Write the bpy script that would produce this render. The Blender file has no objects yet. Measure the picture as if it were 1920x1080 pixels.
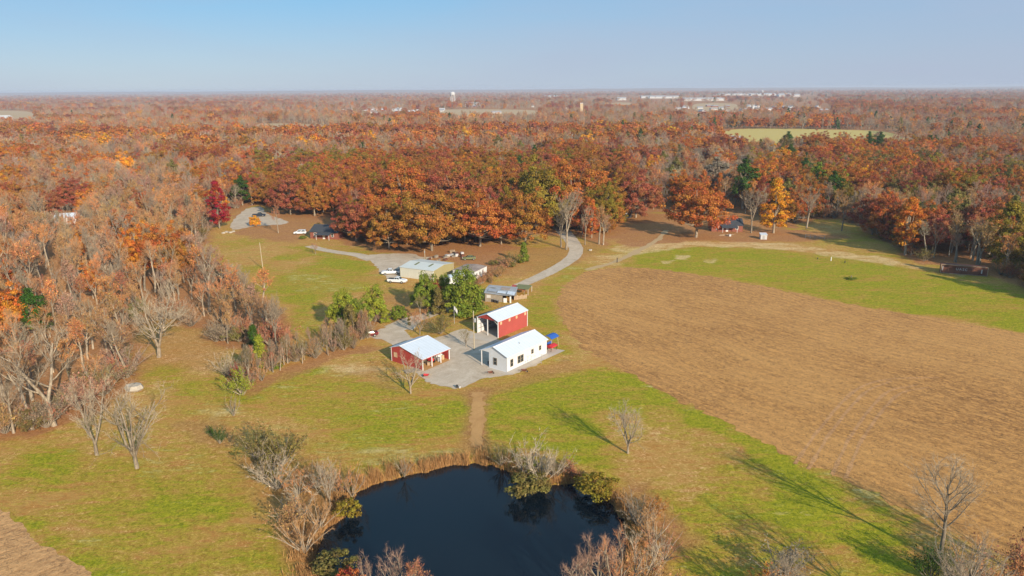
import bpy, math, random
import numpy as np
from mathutils import Vector, Matrix
SC = bpy.context.scene
COL = SC.collection
R = math.radians
# ------------------------------------------------------------------ camera, sky, sun, exposure
CAMH, FPX, ROLL = 55.0, 1371.0, R(0.39)
PITCH = math.atan((540 - 166) / FPX)
FW = np.array([0, math.cos(PITCH), -math.sin(PITCH)])
RT = np.array([1.0, 0, 0]); UP = np.cross(RT, FW)
CX = RT * math.cos(ROLL) - UP * math.sin(ROLL)
CY = RT * math.sin(ROLL) + UP * math.cos(ROLL)
cd = bpy.data.cameras.new('camera'); cam = bpy.data.objects.new('camera', cd); COL.objects.link(cam)
cd.sensor_width = 36; cd.lens = FPX / 1920 * 36; cd.clip_start = 0.5; cd.clip_end = 80000
m = Matrix.Identity(4)
for i in range(3):
    m[i][0] = CX[i]; m[i][1] = CY[i]; m[i][2] = -FW[i]
m[2][3] = CAMH
cam.matrix_world = m
SC.camera = cam

SUN_EL, SUN_DIR = R(22.5), R(-59)          # direction (in the ground plane) the light comes from
w = bpy.data.worlds.new('World'); SC.world = w; w.use_nodes = True
nt = w.node_tree; nt.nodes.clear()
out = nt.nodes.new('ShaderNodeOutputWorld'); bg = nt.nodes.new('ShaderNodeBackground')
sky = nt.nodes.new('ShaderNodeTexSky'); sky.sky_type = 'NISHITA'; sky.sun_disc = False
sky.sun_elevation = SUN_EL; sky.sun_rotation = R(90) - SUN_DIR
sky.altitude = 200; sky.air_density = 1.0; sky.dust_density = 0.15; sky.ozone_density = 3.0
bg.inputs[1].default_value = 0.075
# thin high cirrus veil
tc = nt.nodes.new('ShaderNodeTexCoord'); mp = nt.nodes.new('ShaderNodeMapping')
mp.inputs['Scale'].default_value = (1.2, 1.6, 9.0); mp.inputs['Rotation'].default_value = (0.0, R(7), 0.4)
nz = nt.nodes.new('ShaderNodeTexNoise'); nz.inputs['Scale'].default_value = 1.6; nz.inputs['Detail'].default_value = 4
rp = nt.nodes.new('ShaderNodeMapRange'); rp.inputs[1].default_value = 0.42; rp.inputs[2].default_value = 0.75
rp.inputs[3].default_value = 0.0; rp.inputs[4].default_value = 0.40
mx = nt.nodes.new('ShaderNodeMix'); mx.data_type = 'RGBA'
mx.inputs[7].default_value = (4.5, 5.1, 6.6, 1)
vx = nt.nodes.new('ShaderNodeMapRange'); vx.inputs[1].default_value = -.25; vx.inputs[2].default_value = .6; vx.inputs[3].default_value = 0; vx.inputs[4].default_value = .55
va = nt.nodes.new('ShaderNodeMath'); va.operation = 'ADD'; va.use_clamp = True
tn = nt.nodes.new('ShaderNodeMix'); tn.data_type = 'RGBA'; tn.inputs[0].default_value = .72
sx_ = nt.nodes.new('ShaderNodeSeparateXYZ'); rz_ = nt.nodes.new('ShaderNodeMapRange'); rz_.inputs[1].default_value = 0.0; rz_.inputs[2].default_value = 0.16; rz_.interpolation_type = 'SMOOTHERSTEP'
gm = nt.nodes.new('ShaderNodeMix'); gm.data_type = 'RGBA'; gm.inputs[6].default_value = (3.6, 5.1, 7.3, 1); gm.inputs[7].default_value = (1.9, 5.1, 8.4, 1)
L = nt.links.new
L(tc.outputs['Generated'], mp.inputs[0]); L(mp.outputs[0], nz.inputs[0]); L(nz.outputs[0], rp.inputs[0])
L(rp.outputs[0], va.inputs[0]); L(vx.outputs[0], va.inputs[1]); L(sx_.outputs[0], vx.inputs[0]); L(va.outputs[0], mx.inputs[0]); L(sky.outputs[0], tn.inputs[6]); L(tc.outputs['Generated'], sx_.inputs[0]); L(sx_.outputs[2], rz_.inputs[0]); L(rz_.outputs[0], gm.inputs[0]); L(gm.outputs[2], tn.inputs[7]); L(tn.outputs[2], mx.inputs[6])
L(mx.outputs[2], bg.inputs[0]); L(bg.outputs[0], out.inputs[0])
sd = bpy.data.lights.new('sun', 'SUN'); sd.energy = 5.0; sd.angle = R(0.5); sd.color = (1.0, 0.86, 0.66)
so = bpy.data.objects.new('sun', sd); COL.objects.link(so)
sv = Vector((math.cos(SUN_DIR) * math.cos(SUN_EL), math.sin(SUN_DIR) * math.cos(SUN_EL), math.sin(SUN_EL)))
so.rotation_euler = sv.to_track_quat('Z', 'Y').to_euler(); so.location = sv * 300
SC.view_settings.view_transform = 'Standard'; SC.view_settings.look = 'None'
SC.view_settings.exposure = 0.42; SC.view_settings.gamma = 1
SC.cycles.max_bounces = 5; SC.cycles.diffuse_bounces = 2; SC.cycles.transparent_max_bounces = 6
SC.cycles.volume_bounces = 0; SC.cycles.caustics_reflective = False; SC.cycles.caustics_refractive = False

# ------------------------------------------------------------------ pixel of the 1920x1080 photo -> point on the ground
def G(x, y, z=0.0):
    d = FW + CX * ((x - 960) / FPX) + CY * (-(y - 540) / FPX)
    t = (z - CAMH) / d[2]
    return np.array([0, 0, CAMH]) + d * t
def PX(x, y, z=0.0):
    dx, dy, dz = x, y, z - CAMH
    wv = dx * FW[0] + dy * FW[1] + dz * FW[2]
    return (960 + FPX * (dx * CX[0] + dy * CX[1] + dz * CX[2]) / wv,
            540 - FPX * (dx * CY[0] + dy * CY[1] + dz * CY[2]) / wv)
def HT(bx, by, ty):
    g = G(bx, by); lo, hi = 0.0, 54.0
    for _ in range(30):
        mid = (lo + hi) / 2
        if PX(g[0], g[1], mid)[1] > ty: lo = mid
        else: hi = mid
    return lo
def GP(pts): return np.array([G(*p)[:2] for p in pts])
def lattice(seed):
    return np.random.RandomState(seed).rand(256, 256)
_LT = {}
def vnoise(x, y, scale, seed=0):
    if seed not in _LT: _LT[seed] = lattice(seed)
    t = _LT[seed]; x = np.asarray(x) / scale + 1000; y = np.asarray(y) / scale + 1000
    xi = np.floor(x).astype(int); yi = np.floor(y).astype(int); fx = x - xi; fy = y - yi
    fx = fx * fx * (3 - 2 * fx); fy = fy * fy * (3 - 2 * fy)
    a = t[xi % 256, yi % 256]; b = t[(xi + 1) % 256, yi % 256]; c = t[xi % 256, (yi + 1) % 256]; d = t[(xi + 1) % 256, (yi + 1) % 256]
    return (a * (1 - fx) + b * fx) * (1 - fy) + (c * (1 - fx) + d * fx) * fy
def sdist(x, y, poly):
    """signed distance to polygon, positive inside"""
    x = np.asarray(x, float); y = np.asarray(y, float)
    d = np.full(x.shape, 1e18); ins = np.zeros(x.shape, bool); n = len(poly)
    for i in range(n):
        ax, ay = poly[i]; bx, by = poly[(i + 1) % n]
        ex, ey = bx - ax, by - ay
        t = np.clip(((x - ax) * ex + (y - ay) * ey) / (ex * ex + ey * ey + 1e-12), 0, 1)
        d = np.minimum(d, (x - ax - t * ex) ** 2 + (y - ay - t * ey) ** 2)
        cond = (ay > y) != (by > y)
        with np.errstate(divide='ignore', invalid='ignore'):
            xc = (bx - ax) * (y - ay) / (by - ay + 1e-18) + ax
        ins ^= cond & (x < xc)
    d = np.sqrt(d)
    return np.where(ins, d, -d)
def ldist(x, y, line):
    x = np.asarray(x, float); y = np.asarray(y, float); d = np.full(x.shape, 1e18)
    for (ax, ay), (bx, by) in zip(line[:-1], line[1:]):
        ex, ey = bx - ax, by - ay
        t = np.clip(((x - ax) * ex + (y - ay) * ey) / (ex * ex + ey * ey + 1e-12), 0, 1)
        d = np.minimum(d, (x - ax - t * ex) ** 2 + (y - ay - t * ey) ** 2)
    return np.sqrt(d)
def sstep(a, b, x):
    t = np.clip((x - a) / (b - a), 0, 1); return t * t * (3 - 2 * t)
def smooth_line(pts, n=8):
    p = [np.array(q, float) for q in pts]; p = [2 * p[0] - p[1]] + p + [2 * p[-1] - p[-2]]; o = []
    for i in range(1, len(p) - 2):
        for k in range(n):
            t = k / n
            o.append(0.5 * ((2 * p[i]) + (-p[i - 1] + p[i + 1]) * t + (2 * p[i - 1] - 5 * p[i] + 4 * p[i + 1] - p[i + 2]) * t * t + (-p[i - 1] + 3 * p[i] - 3 * p[i + 1] + p[i + 2]) * t ** 3))
    o.append(p[-2]); return np.array(o)
def closed_smooth(pts, n=6, amp=0.0, seed=1):
    p = [np.array(q, float) for q in pts]; N = len(p); o = []
    for i in range(N):
        a, b, c, d = p[i - 1], p[i], p[(i + 1) % N], p[(i + 2) % N]
        for k in range(n):
            t = k / n
            o.append(0.5 * ((2 * b) + (-a + c) * t + (2 * a - 5 * b + 4 * c - d) * t * t + (-a + 3 * b - 3 * c + d) * t ** 3))
    o = np.array(o)
    if amp:
        o = o + amp * np.stack([vnoise(o[:, 0], o[:, 1], 1.1, seed) - .5, vnoise(o[:, 0], o[:, 1], 1.1, seed + 1) - .5], 1) * 2
    return o

# ------------------------------------------------------------------ materials
def newmat(name):
    mt = bpy.data.materials.new(name); mt.use_nodes = True
    return mt, mt.node_tree, mt.node_tree.nodes['Principled BSDF']
def nd(t, typ, **kw):
    n = t.nodes.new(typ)
    for k, v in kw.items(): setattr(n, k, v)
    return n
def noise(t, vec, scale, detail=4, rough=.6, dist=0):
    n = nd(t, 'ShaderNodeTexNoise'); n.inputs['Scale'].default_value = scale; n.inputs['Detail'].default_value = detail
    n.inputs['Roughness'].default_value = rough; n.inputs['Distortion'].default_value = dist
    if vec is not None: t.links.new(vec, n.inputs['Vector'])
    return n.outputs[0]
def rng(t, v, a, b, c=0., d=1.):
    n = nd(t, 'ShaderNodeMapRange'); t.links.new(v, n.inputs[0])
    for i, q in enumerate((a, b, c, d)): n.inputs[i + 1].default_value = q
    return n.outputs[0]
def mixc(t, f, a, b, blend='MIX'):
    n = nd(t, 'ShaderNodeMix', data_type='RGBA', blend_type=blend)
    for s, v in ((0, f), (6, a), (7, b)):
        if hasattr(v, 'links'): t.links.new(v, n.inputs[s])
        elif isinstance(v, (int, float)): n.inputs[s].default_value = v
        else: n.inputs[s].default_value = (*v[:3], 1)
    return n.outputs[2]
def mth(t, op, a, b=0.):
    n = nd(t, 'ShaderNodeMath', operation=op)
    for s, v in ((0, a), (1, b)):
        if hasattr(v, 'links'): t.links.new(v, n.inputs[s])
        else: n.inputs[s].default_value = v
    return n.outputs[0]
def bump(t, bs, h, strength=.4, dist=.05):
    n = nd(t, 'ShaderNodeBump'); n.inputs['Strength'].default_value = strength; n.inputs['Distance'].default_value = dist
    t.links.new(h, n.inputs['Height']); t.links.new(n.outputs[0], bs.inputs['Normal'])
def pmat(name, c, rough=.6, var=.18, scale=1.5, metal=0., ribs=None, bmp=0.):
    mt, t, bs = newmat(name)
    tc = nd(t, 'ShaderNodeTexCoord').outputs['Object']
    n1 = noise(t, tc, scale); n2 = noise(t, tc, scale * 9)
    f = mth(t, 'ADD', mth(t, 'MULTIPLY', n1, .6), mth(t, 'MULTIPLY', n2, .4))
    f = rng(t, f, .3, .7, 1 - var, 1 + var * .6)
    col = mixc(t, 1., c, f, 'MULTIPLY')
    t.links.new(col, bs.inputs['Base Color'])
    bs.inputs['Roughness'].default_value = rough; bs.inputs['Metallic'].default_value = metal
    if ribs:
        ax, per = ribs
        sp = nd(t, 'ShaderNodeSeparateXYZ'); t.links.new(tc, sp.inputs[0])
        s = mth(t, 'SINE', mth(t, 'MULTIPLY', sp.outputs[ax], 2 * math.pi / per))
        s = rng(t, s, .6, 1.)
        bump(t, bs, s, .7, .03)
        c2 = mixc(t, mth(t, 'MULTIPLY', s, .16), col, (c[0] * .5, c[1] * .5, c[2] * .5))
        t.links.new(c2, bs.inputs['Base Color'])
    elif bmp: bump(t, bs, n2, bmp, .03)
    return mt
M = {}
M['white_roof'] = pmat('white_metal_roof', (.60, .66, .72), .35, .07, .5, .0, (0, .9))
M['white_wall'] = pmat('white_siding', (.66, .67, .68), .55, .07, .6, 0, (2, .3))
M['white_trim'] = pmat('white_trim', (.72, .71, .70), .5, .05)
M['red_wall'] = pmat('red_metal_siding', (.40, .075, .065), .55, .14, .5, 0, (0, .45))
M['red_wall_y'] = pmat('red_metal_siding_across', (.40, .05, .04), .55, .14, .5, 0, (1, .45))
M['red_trim'] = pmat('red_trim', (.42, .05, .04), .5, .1)
M['dark'] = pmat('dark_interior', (.03, .03, .032), .8, .3)
M['glass'] = pmat('window_glass', (.03, .04, .045), .08, .1)
M['panel'] = pmat('translucent_panel', (.66, .42, .26), .5, .1)
M['beige_wall'] = pmat('beige_metal_siding', (.60, .59, .50), .5, .1, .5, 0, (0, .6))
M['olive_wall'] = pmat('tan_metal_siding', (.36, .31, .15), .5, .12, .5, 0, (1, .6))
M['beige_roof'] = pmat('pale_metal_roof', (.60, .63, .59), .4, .08, .4, 0, (0, .6))
M['grey_roof'] = pmat('weathered_tin_roof', (.36, .37, .38), .5, .35, .7, .0, (0, .5))
M['rust_roof'] = pmat('rusty_tin_roof', (.35, .27, .22), .7, .5, .35, 0, (1, .5))
M['red_roof'] = pmat('red_rusted_roof', (.42, .07, .05), .7, .35, .6)
M['olive'] = pmat('olive_canvas', (.16, .17, .07), .8, .2)
M['grey_wood'] = pmat('weathered_boards', (.27, .23, .18), .85, .3, 2.)
M['wood'] = pmat('pale_wood', (.42, .30, .19), .85, .3, 2.)
M['pole'] = pmat('pole_wood', (.42, .35, .24), .85, .2, 2.)
M['dark_roof'] = pmat('charcoal_shingles', (.045, .05, .06), .85, .3, 1.5)
M['brick'] = pmat('brick_wall', (.25, .08, .05), .8, .25, 3.)
M['rust'] = pmat('rusted_steel', (.17, .06, .035), .75, .5, .7, 0, (0, .28))
M['paint_white'] = pmat('white_car_paint', (.70, .72, .74), .25, .04)
M['paint_dark'] = pmat('dark_blue_car_paint', (.02, .03, .05), .25, .1)
M['paint_red'] = pmat('dark_red_car_paint', (.13, .012, .012), .5, .1)
M['tyre'] = pmat('tyre_rubber', (.02, .02, .02), .9, .1)
M['rim'] = pmat('wheel_metal', (.5, .5, .5), .35, .1, 2., .6)
M['lamp'] = pmat('headlight_glass', (.6, .6, .58), .1, .05)
M['blue'] = pmat('blue_canvas', (.02, .10, .40), .7, .15)
M['red_cloth'] = pmat('red_canvas', (.55, .03, .04), .7, .15)
M['tan_metal'] = pmat('tan_painted_metal', (.5, .38, .22), .5, .1)
M['concrete'] = pmat('concrete', (.50, .43, .35), .85, .12, .5, bmp=.1)
M['steel'] = pmat('galvanised_steel', (.45, .46, .47), .4, .15, 2., .4)
M['yellow'] = pmat('yellow_paint', (.6, .36, .03), .5, .1)
M['green_p'] = pmat('green_paint', (.03, .14, .04), .5, .1)
M['far_white'] = pmat('far_white_paint', (.50, .50, .50), .6, .05)
M['far_roof'] = pmat('far_grey_roof', (.30, .29, .30), .7, .1)
M['rock'] = pmat('pale_rock', (.42, .37, .30), .9, .3, 2.)

def gravel_mat(name, c1, c2, attr=False):
    mt, t, bs = newmat(name); g = nd(t, 'ShaderNodeNewGeometry').outputs['Position']
    a = noise(t, g, .22, 6, .7, 1.5); b = noise(t, g, 2.2, 6, .75); f = rng(t, mth(t, 'ADD', mth(t, 'MULTIPLY', a, .6), mth(t, 'MULTIPLY', b, .4)), .35, .65)
    t.links.new(mixc(t, f, c1, c2), bs.inputs['Base Color']); bs.inputs['Roughness'].default_value = .95
    bump(t, bs, b, .35, .05); return mt
M['gravel'] = gravel_mat('pale_gravel', (.38, .29, .20), (.60, .50, .38))
M['path'] = gravel_mat('worn_dirt', (.40, .20, .06), (.52, .29, .10))
M['far_tan'] = gravel_mat('dry_far_field', (.42, .28, .13), (.50, .34, .17))
M['far_yellow'] = gravel_mat('mown_yellow_field', (.46, .36, .08), (.54, .40, .11))

def soil_mat(name, c1, c2, c3, direction, sunken):
    """tilled stubble: rows following `direction`, clods, wheel tracks"""
    mt, t, bs = newmat(name); g = nd(t, 'ShaderNodeNewGeometry').outputs['Position']
    mp = nd(t, 'ShaderNodeMapping'); mp.inputs['Rotation'].default_value = (0, 0, -direction)
    wob = nd(t, 'ShaderNodeVectorMath', operation='SCALE'); wn = nd(t, 'ShaderNodeTexNoise'); wn.inputs['Scale'].default_value = .012
    t.links.new(g, wn.inputs[0]); t.links.new(wn.outputs[1], wob.inputs[0]); wob.inputs[3].default_value = 26
    ad = nd(t, 'ShaderNodeVectorMath', operation='ADD'); t.links.new(g, ad.inputs[0]); t.links.new(wob.outputs[0], ad.inputs[1])
    t.links.new(ad.outputs[0], mp.inputs[0])
    st = nd(t, 'ShaderNodeMapping'); st.inputs['Scale'].default_value = (.45, 1.25, 1); t.links.new(mp.outputs[0], st.inputs[0])
    rows = noise(t, st.outputs[0], 1.3, 5, .7)
    st2 = nd(t, 'ShaderNodeMapping'); st2.inputs['Scale'].default_value = (.02, .16, 1); t.links.new(mp.outputs[0], st2.inputs[0])
    bands = noise(t, st2.outputs[0], 1., 4, .6)
    clod = noise(t, g, 1.6, 6, .8); big = noise(t, g, .03, 3, .5)
    f = mth(t, 'ADD', mth(t, 'MULTIPLY', rows, .5), mth(t, 'MULTIPLY', clod, .5))
    col = mixc(t, rng(t, f, .42, .56), c1, c2)
    col = mixc(t, rng(t, mth(t, 'ADD', mth(t, 'MULTIPLY', bands, .5), mth(t, 'MULTIPLY', big, .5)), .40, .62, 0, .75), col, c3)
    sy = nd(t, 'ShaderNodeSeparateXYZ'); t.links.new(mp.outputs[0], sy.inputs[0]); sn = mth(t, 'SINE', mth(t, 'MULTIPLY', sy.outputs[1], 2.6))
    col = mixc(t, 1., col, rng(t, mth(t, 'ADD', sn, mth(t, 'MULTIPLY', mth(t, 'SUBTRACT', rows, .5), 6.)), -1, 1.4, .90, 1.04), 'MULTIPLY')
    dk = rng(t, noise(t, g, 1.1, 6, .9, 1.5), .38, .50, .42, 1.)
    col = mixc(t, 1., col, dk, 'MULTIPLY')
    at = nd(t, 'ShaderNodeAttribute', attribute_name='track').outputs['Fac']
    col = mixc(t, mth(t, 'MULTIPLY', at, .6), col, (c3[0] * 1.12, c3[1] * 1.1, c3[2] * 1.1))
    t.links.new(col, bs.inputs['Base Color']); bs.inputs['Roughness'].default_value = 1
    hh = mth(t, 'SUBTRACT', f, mth(t, 'MULTIPLY', at, .3)); bump(t, bs, hh, .9, .22); return mt
M['field'] = soil_mat('tilled_stubble', (.27, .115, .024), (.58, .28, .072), (.60, .305, .085), R(128), False)
M['track'] = soil_mat('wheel_rut_soil', (.32, .15, .045), (.58, .295, .115), (.60, .32, .125), R(128), False)
M['field2'] = soil_mat('tilled_pale_soil', (.42, .21, .075), (.62, .34, .135), (.62, .34, .13), R(40), False)

def ground_mat():
    mt, t, bs = newmat('meadow_ground'); g = nd(t, 'ShaderNodeNewGeometry').outputs['Position']
    at = nd(t, 'ShaderNodeAttribute', attribute_name='cover'); sp = nd(t, 'ShaderNodeSeparateColor'); t.links.new(at.outputs['Color'], sp.inputs[0])
    gr, lf, tn_ = sp.outputs[0], sp.outputs[1], sp.outputs[2]
    st = nd(t, 'ShaderNodeMapping'); st.inputs['Rotation'].default_value = (0, 0, R(-20)); st.inputs['Scale'].default_value = (.35, 1, 1); t.links.new(g, st.inputs[0])
    n0 = noise(t, st.outputs[0], .16, 5, .65, .6); n1 = noise(t, st.outputs[0], .75, 6, .75, .4); n2 = noise(t, g, 4.5, 4, .8)
    mixn = mth(t, 'ADD', mth(t, 'MULTIPLY', n0, .45), mth(t, 'MULTIPLY', n1, .55))
    n3 = noise(t, g, 1.6, 6, .85, 1.2)
    dry = mixc(t, rng(t, n1, .38, .62), (.44, .205, .05), (.50, .31, .085))
    dry = mixc(t, rng(t, mth(t, 'ADD', n3, mth(t, 'MULTIPLY', n0, .5)), .76, .92), dry, (.74, .50, .24))
    green = mixc(t, rng(t, n3, .40, .60), (.19, .215, .009), (.38, .335, .02))
    f = rng(t, mth(t, 'ADD', gr, mth(t, 'MULTIPLY', mth(t, 'SUBTRACT', mixn, .5), 3.4)), .26, .92)
    olive = mixc(t, rng(t, n3, .38, .62), (.32, .19, .025), (.47, .33, .055))
    col = mixc(t, rng(t, f, 0., .5), dry, olive); col = mixc(t, rng(t, f, .45, 1.), col, green)
    straw = mixc(t, rng(t, n3, .38, .62), (.56, .36, .15), (.78, .57, .31))
    ft = rng(t, mth(t, 'ADD', tn_, mth(t, 'MULTIPLY', mth(t, 'SUBTRACT', mixn, .5), 3.0)), .45, .95)
    col = mixc(t, ft, col, straw)
    litter = mixc(t, rng(t, n3, .38, .62), (.33, .14, .05), (.46, .23, .095))
    fl = rng(t, mth(t, 'ADD', lf, mth(t, 'MULTIPLY', mth(t, 'SUBTRACT', mixn, .5), 1.8)), .25, .85)
    col = mixc(t, fl, col, litter)
    col = mixc(t, 1., col, rng(t, n3, .34, .66, .74, 1.17), 'MULTIPLY')
    t.links.new(col, bs.inputs['Base Color']); bs.inputs['Roughness'].default_value = 1; bs.inputs['Specular IOR Level'].default_value = .1
    bump(t, bs, mth(t, 'ADD', n2, n1), .8, .12); return mt
M['ground'] = ground_mat()
def water_mat():
    mt, t, bs = newmat('pond_water'); g = nd(t, 'ShaderNodeNewGeometry').outputs['Position']
    n = noise(t, g, .12, 3); t.links.new(mixc(t, n, (.002, .006, .011), (.004, .010, .016)), bs.inputs['Base Color'])
    bs.inputs['Roughness'].default_value = .08; bs.inputs['IOR'].default_value = 1.33
    bump(t, bs, noise(t, g, 2.5, 3), .06, .03); return mt
M['water'] = water_mat()
def leaf_mat():
    mt = bpy.data.materials.new('foliage'); mt.use_nodes = True; t = mt.node_tree; t.nodes.clear()
    o = nd(t, 'ShaderNodeOutputMaterial'); a = nd(t, 'ShaderNodeAttribute', attribute_type='INSTANCER', attribute_name='tint')
    v = nd(t, 'ShaderNodeAttribute', attribute_name='var').outputs['Fac']
    hs = nd(t, 'ShaderNodeHueSaturation'); t.links.new(a.outputs['Color'], hs.inputs['Color'])
    t.links.new(rng(t, v, 0, 1, .472, .533), hs.inputs['Hue'])
    t.links.new(rng(t, mth(t, 'FRACT', mth(t, 'MULTIPLY', v, 7.3)), 0, 1, .55, 1.45), hs.inputs['Value'])
    d = nd(t, 'ShaderNodeBsdfDiffuse'); tr = nd(t, 'ShaderNodeBsdfTranslucent'); ms = nd(t, 'ShaderNodeMixShader'); ms.inputs[0].default_value = .22
    t.links.new(hs.outputs[0], d.inputs[0]); t.links.new(hs.outputs[0], tr.inputs[0])
    t.links.new(d.outputs[0], ms.inputs[1]); t.links.new(tr.outputs[0], ms.inputs[2]); t.links.new(ms.outputs[0], o.inputs[0]); return mt
M['leaf'] = leaf_mat()
def twig_mat():
    mt, t, bs = newmat('twigs'); a = nd(t, 'ShaderNodeAttribute', attribute_type='INSTANCER', attribute_name='tint')
    v = nd(t, 'ShaderNodeAttribute', attribute_name='var').outputs['Fac']
    t.links.new(mixc(t, 1., a.outputs['Color'], rng(t, v, 0, 1, .75, 1.25), 'MULTIPLY'), bs.inputs['Base Color'])
    bs.inputs['Roughness'].default_value = .9; return mt
M['twig'] = twig_mat()
def bark_mat():
    mt, t, bs = newmat('bark'); tc = nd(t, 'ShaderNodeTexCoord').outputs['Object']; rn = nd(t, 'ShaderNodeObjectInfo').outputs['Random']
    mp = nd(t, 'ShaderNodeMapping'); mp.inputs['Scale'].default_value = (3, 3, .6); t.links.new(tc, mp.inputs[0])
    n = noise(t, mp.outputs[0], 1.5, 5, .7); c = mixc(t, rng(t, n, .35, .65), (.16, .12, .08), (.42, .35, .26))
    t.links.new(mixc(t, 1., c, rng(t, rn, 0, 1, .62, 1.2), 'MULTIPLY'), bs.inputs['Base Color']); bs.inputs['Roughness'].default_value = .95; return mt
M['bark'] = bark_mat()
def reed_mat():
    mt, t, bs = newmat('dry_reeds'); v = nd(t, 'ShaderNodeAttribute', attribute_name='var').outputs['Fac']
    c = mixc(t, v, (.30, .13, .035), (.52, .30, .12)); t.links.new(c, bs.inputs['Base Color']); bs.inputs['Roughness'].default_value = 1; return mt
M['reed'] = reed_mat()

# ------------------------------------------------------------------ object helpers
def empty(name, loc=(0, 0, 0), rz=0.0):
    o = bpy.data.objects.new(name, None); COL.objects.link(o); o.location = loc; o.rotation_euler = (0, 0, rz); o.empty_display_size = .3
    return o
def tag(o, label, cat, group=None):
    o['label'] = label; o['category'] = cat
    if group: o['group'] = group
    return o
class MB:
    def __init__(s): s.v = []; s.f = []; s.m = []; s.mats = []
    def mi(s, mat):
        if mat not in s.mats: s.mats.append(mat)
        return s.mats.index(mat)
    def add(s, vs, fs, mat=0):
        b = len(s.v); s.v += [tuple(map(float, q)) for q in vs]; s.f += [tuple(b + i for i in f) for f in fs]; s.m += [mat] * len(fs); return s
    def box(s, x0, y0, z0, x1, y1, z1):
        return s.add([(x0, y0, z0), (x1, y0, z0), (x1, y1, z0), (x0, y1, z0), (x0, y0, z1), (x1, y0, z1), (x1, y1, z1), (x0, y1, z1)],
                     [(3, 2, 1, 0), (4, 5, 6, 7), (0, 1, 5, 4), (1, 2, 6, 5), (2, 3, 7, 6), (3, 0, 4, 7)])
    def prism(s, prof, axis, a, b):
        """profile of 2D points extruded along axis ('x','y','z') from a to b"""
        n = len(prof)
        def P(p, q): return {'x': (q, p[0], p[1]), 'y': (p[0], q, p[1]), 'z': (p[0], p[1], q)}[axis]
        vs = [P(p, a) for p in prof] + [P(p, b) for p in prof]
        fs = [tuple(range(n))[::-1], tuple(range(n, 2 * n))] + [(i, (i + 1) % n, n + (i + 1) % n, n + i) for i in range(n)]
        return s.add(vs, fs)
    def tube(s, p0, p1, r0, r1=None, n=8, caps=True):
        r1 = r0 if r1 is None else r1; p0 = Vector(p0); p1 = Vector(p1); d = (p1 - p0).normalized()
        a = d.orthogonal().normalized(); b = d.cross(a); vs = []
        for p, r in ((p0, r0), (p1, r1)):
            for k in range(n):
                th = 2 * math.pi * k / n; vs.append(p + a * (r * math.cos(th)) + b * (r * math.sin(th)))
        fs = [(k, (k + 1) % n, n + (k + 1) % n, n + k) for k in range(n)]
        if caps: fs += [tuple(range(n))[::-1], tuple(range(n, 2 * n))]
        return s.add(vs, fs)
    def lathe(s, c, prof, n=16):
        vs = []; c = Vector(c)
        for r, z in prof:
            for k in range(n):
                th = 2 * math.pi * k / n; vs.append((c.x + r * math.cos(th), c.y + r * math.sin(th), c.z + z))
        fs = []
        for j in range(len(prof) - 1):
            for k in range(n):
                fs.append((j * n + k, j * n + (k + 1) % n, (j + 1) * n + (k + 1) % n, (j + 1) * n + k))
        fs += [tuple(range(n))[::-1], tuple(range((len(prof) - 1) * n, len(prof) * n))]
        return s.add(vs, fs)
    def build(s, name, mat, parent=None, bevel=0, smooth=False):
        me = bpy.data.meshes.new(name); me.from_pydata(s.v, [], s.f); me.materials.append(mat)
        import bmesh
        bm = bmesh.new(); bm.from_mesh(me); bmesh.ops.recalc_face_normals(bm, faces=bm.faces)
        if bevel: bmesh.ops.bevel(bm, geom=[e for e in bm.edges], offset=bevel, segments=1, affect='EDGES', profile=.5)
        bm.to_mesh(me); bm.free()
        if smooth:
            for p in me.polygons: p.use_smooth = True
        o = bpy.data.objects.new(name, me); COL.objects.link(o)
        if parent: o.parent = parent
        return o
def fastmesh(name, V, faces_n, idx, mats, matidx=None, var=None, smooth=None):
    """V (n,3); idx flat loop indices; faces_n verts per face array"""
    me = bpy.data.meshes.new(name); me.vertices.add(len(V)); me.vertices.foreach_set('co', np.asarray(V, np.float32).ravel())
    me.loops.add(len(idx)); me.loops.foreach_set('vertex_index', np.asarray(idx, np.int32))
    st = np.concatenate([[0], np.cumsum(faces_n)[:-1]]).astype(np.int32)
    me.polygons.add(len(faces_n)); me.polygons.foreach_set('loop_start', st)
    for mt in mats: me.materials.append(mt)
    if matidx is not None: me.polygons.foreach_set('material_index', np.asarray(matidx, np.int32))
    if smooth is not None: me.polygons.foreach_set('use_smooth', np.full(len(faces_n), smooth))
    if var is not None:
        a = me.attributes.new('var', 'FLOAT', 'FACE'); a.data.foreach_set('value', np.asarray(var, np.float32))
    me.update(calc_edges=True); me.validate()
    return me
def copy_tree(o, parent=None):
    c = o.copy(); COL.objects.link(c)
    if parent: c.parent = parent
    for ch in list(o.children): copy_tree(ch, c)
    return c
# ================================================================== THE GROUND AND ITS SHEETS
OPEN = GP([(-900, 1700), (-500, 1000), (-200, 860), (0, 815), (60, 812), (110, 797), (170, 770), (215, 730), (258, 700), (255, 640), (262, 608), (330, 600), (395, 640),
           (430, 650), (520, 652), (520, 600), (480, 560), (430, 530), (392, 508), (362, 480), (385, 445), (400, 425), (432, 396), (480, 384), (560, 398), (590, 412),
           (640, 436), (652, 455), (720, 470), (800, 464), (870, 458), (950, 452), (985, 436), (1040, 440), (1062, 430), (1085, 440), (1108, 452), (1128, 458), (1150, 425),
           (1180, 402), (1250, 395), (1320, 398), (1400, 404), (1450, 412), (1480, 425), (1520, 410), (1580, 410), (1610, 425), (1650, 446), (1690, 470), (1730, 492), (1790, 500),
           (1860, 512), (1922, 534), (1990, 562), (2130, 606), (2400, 700), (2900, 860), (3600, 1200), (3600, 1800)])
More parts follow.
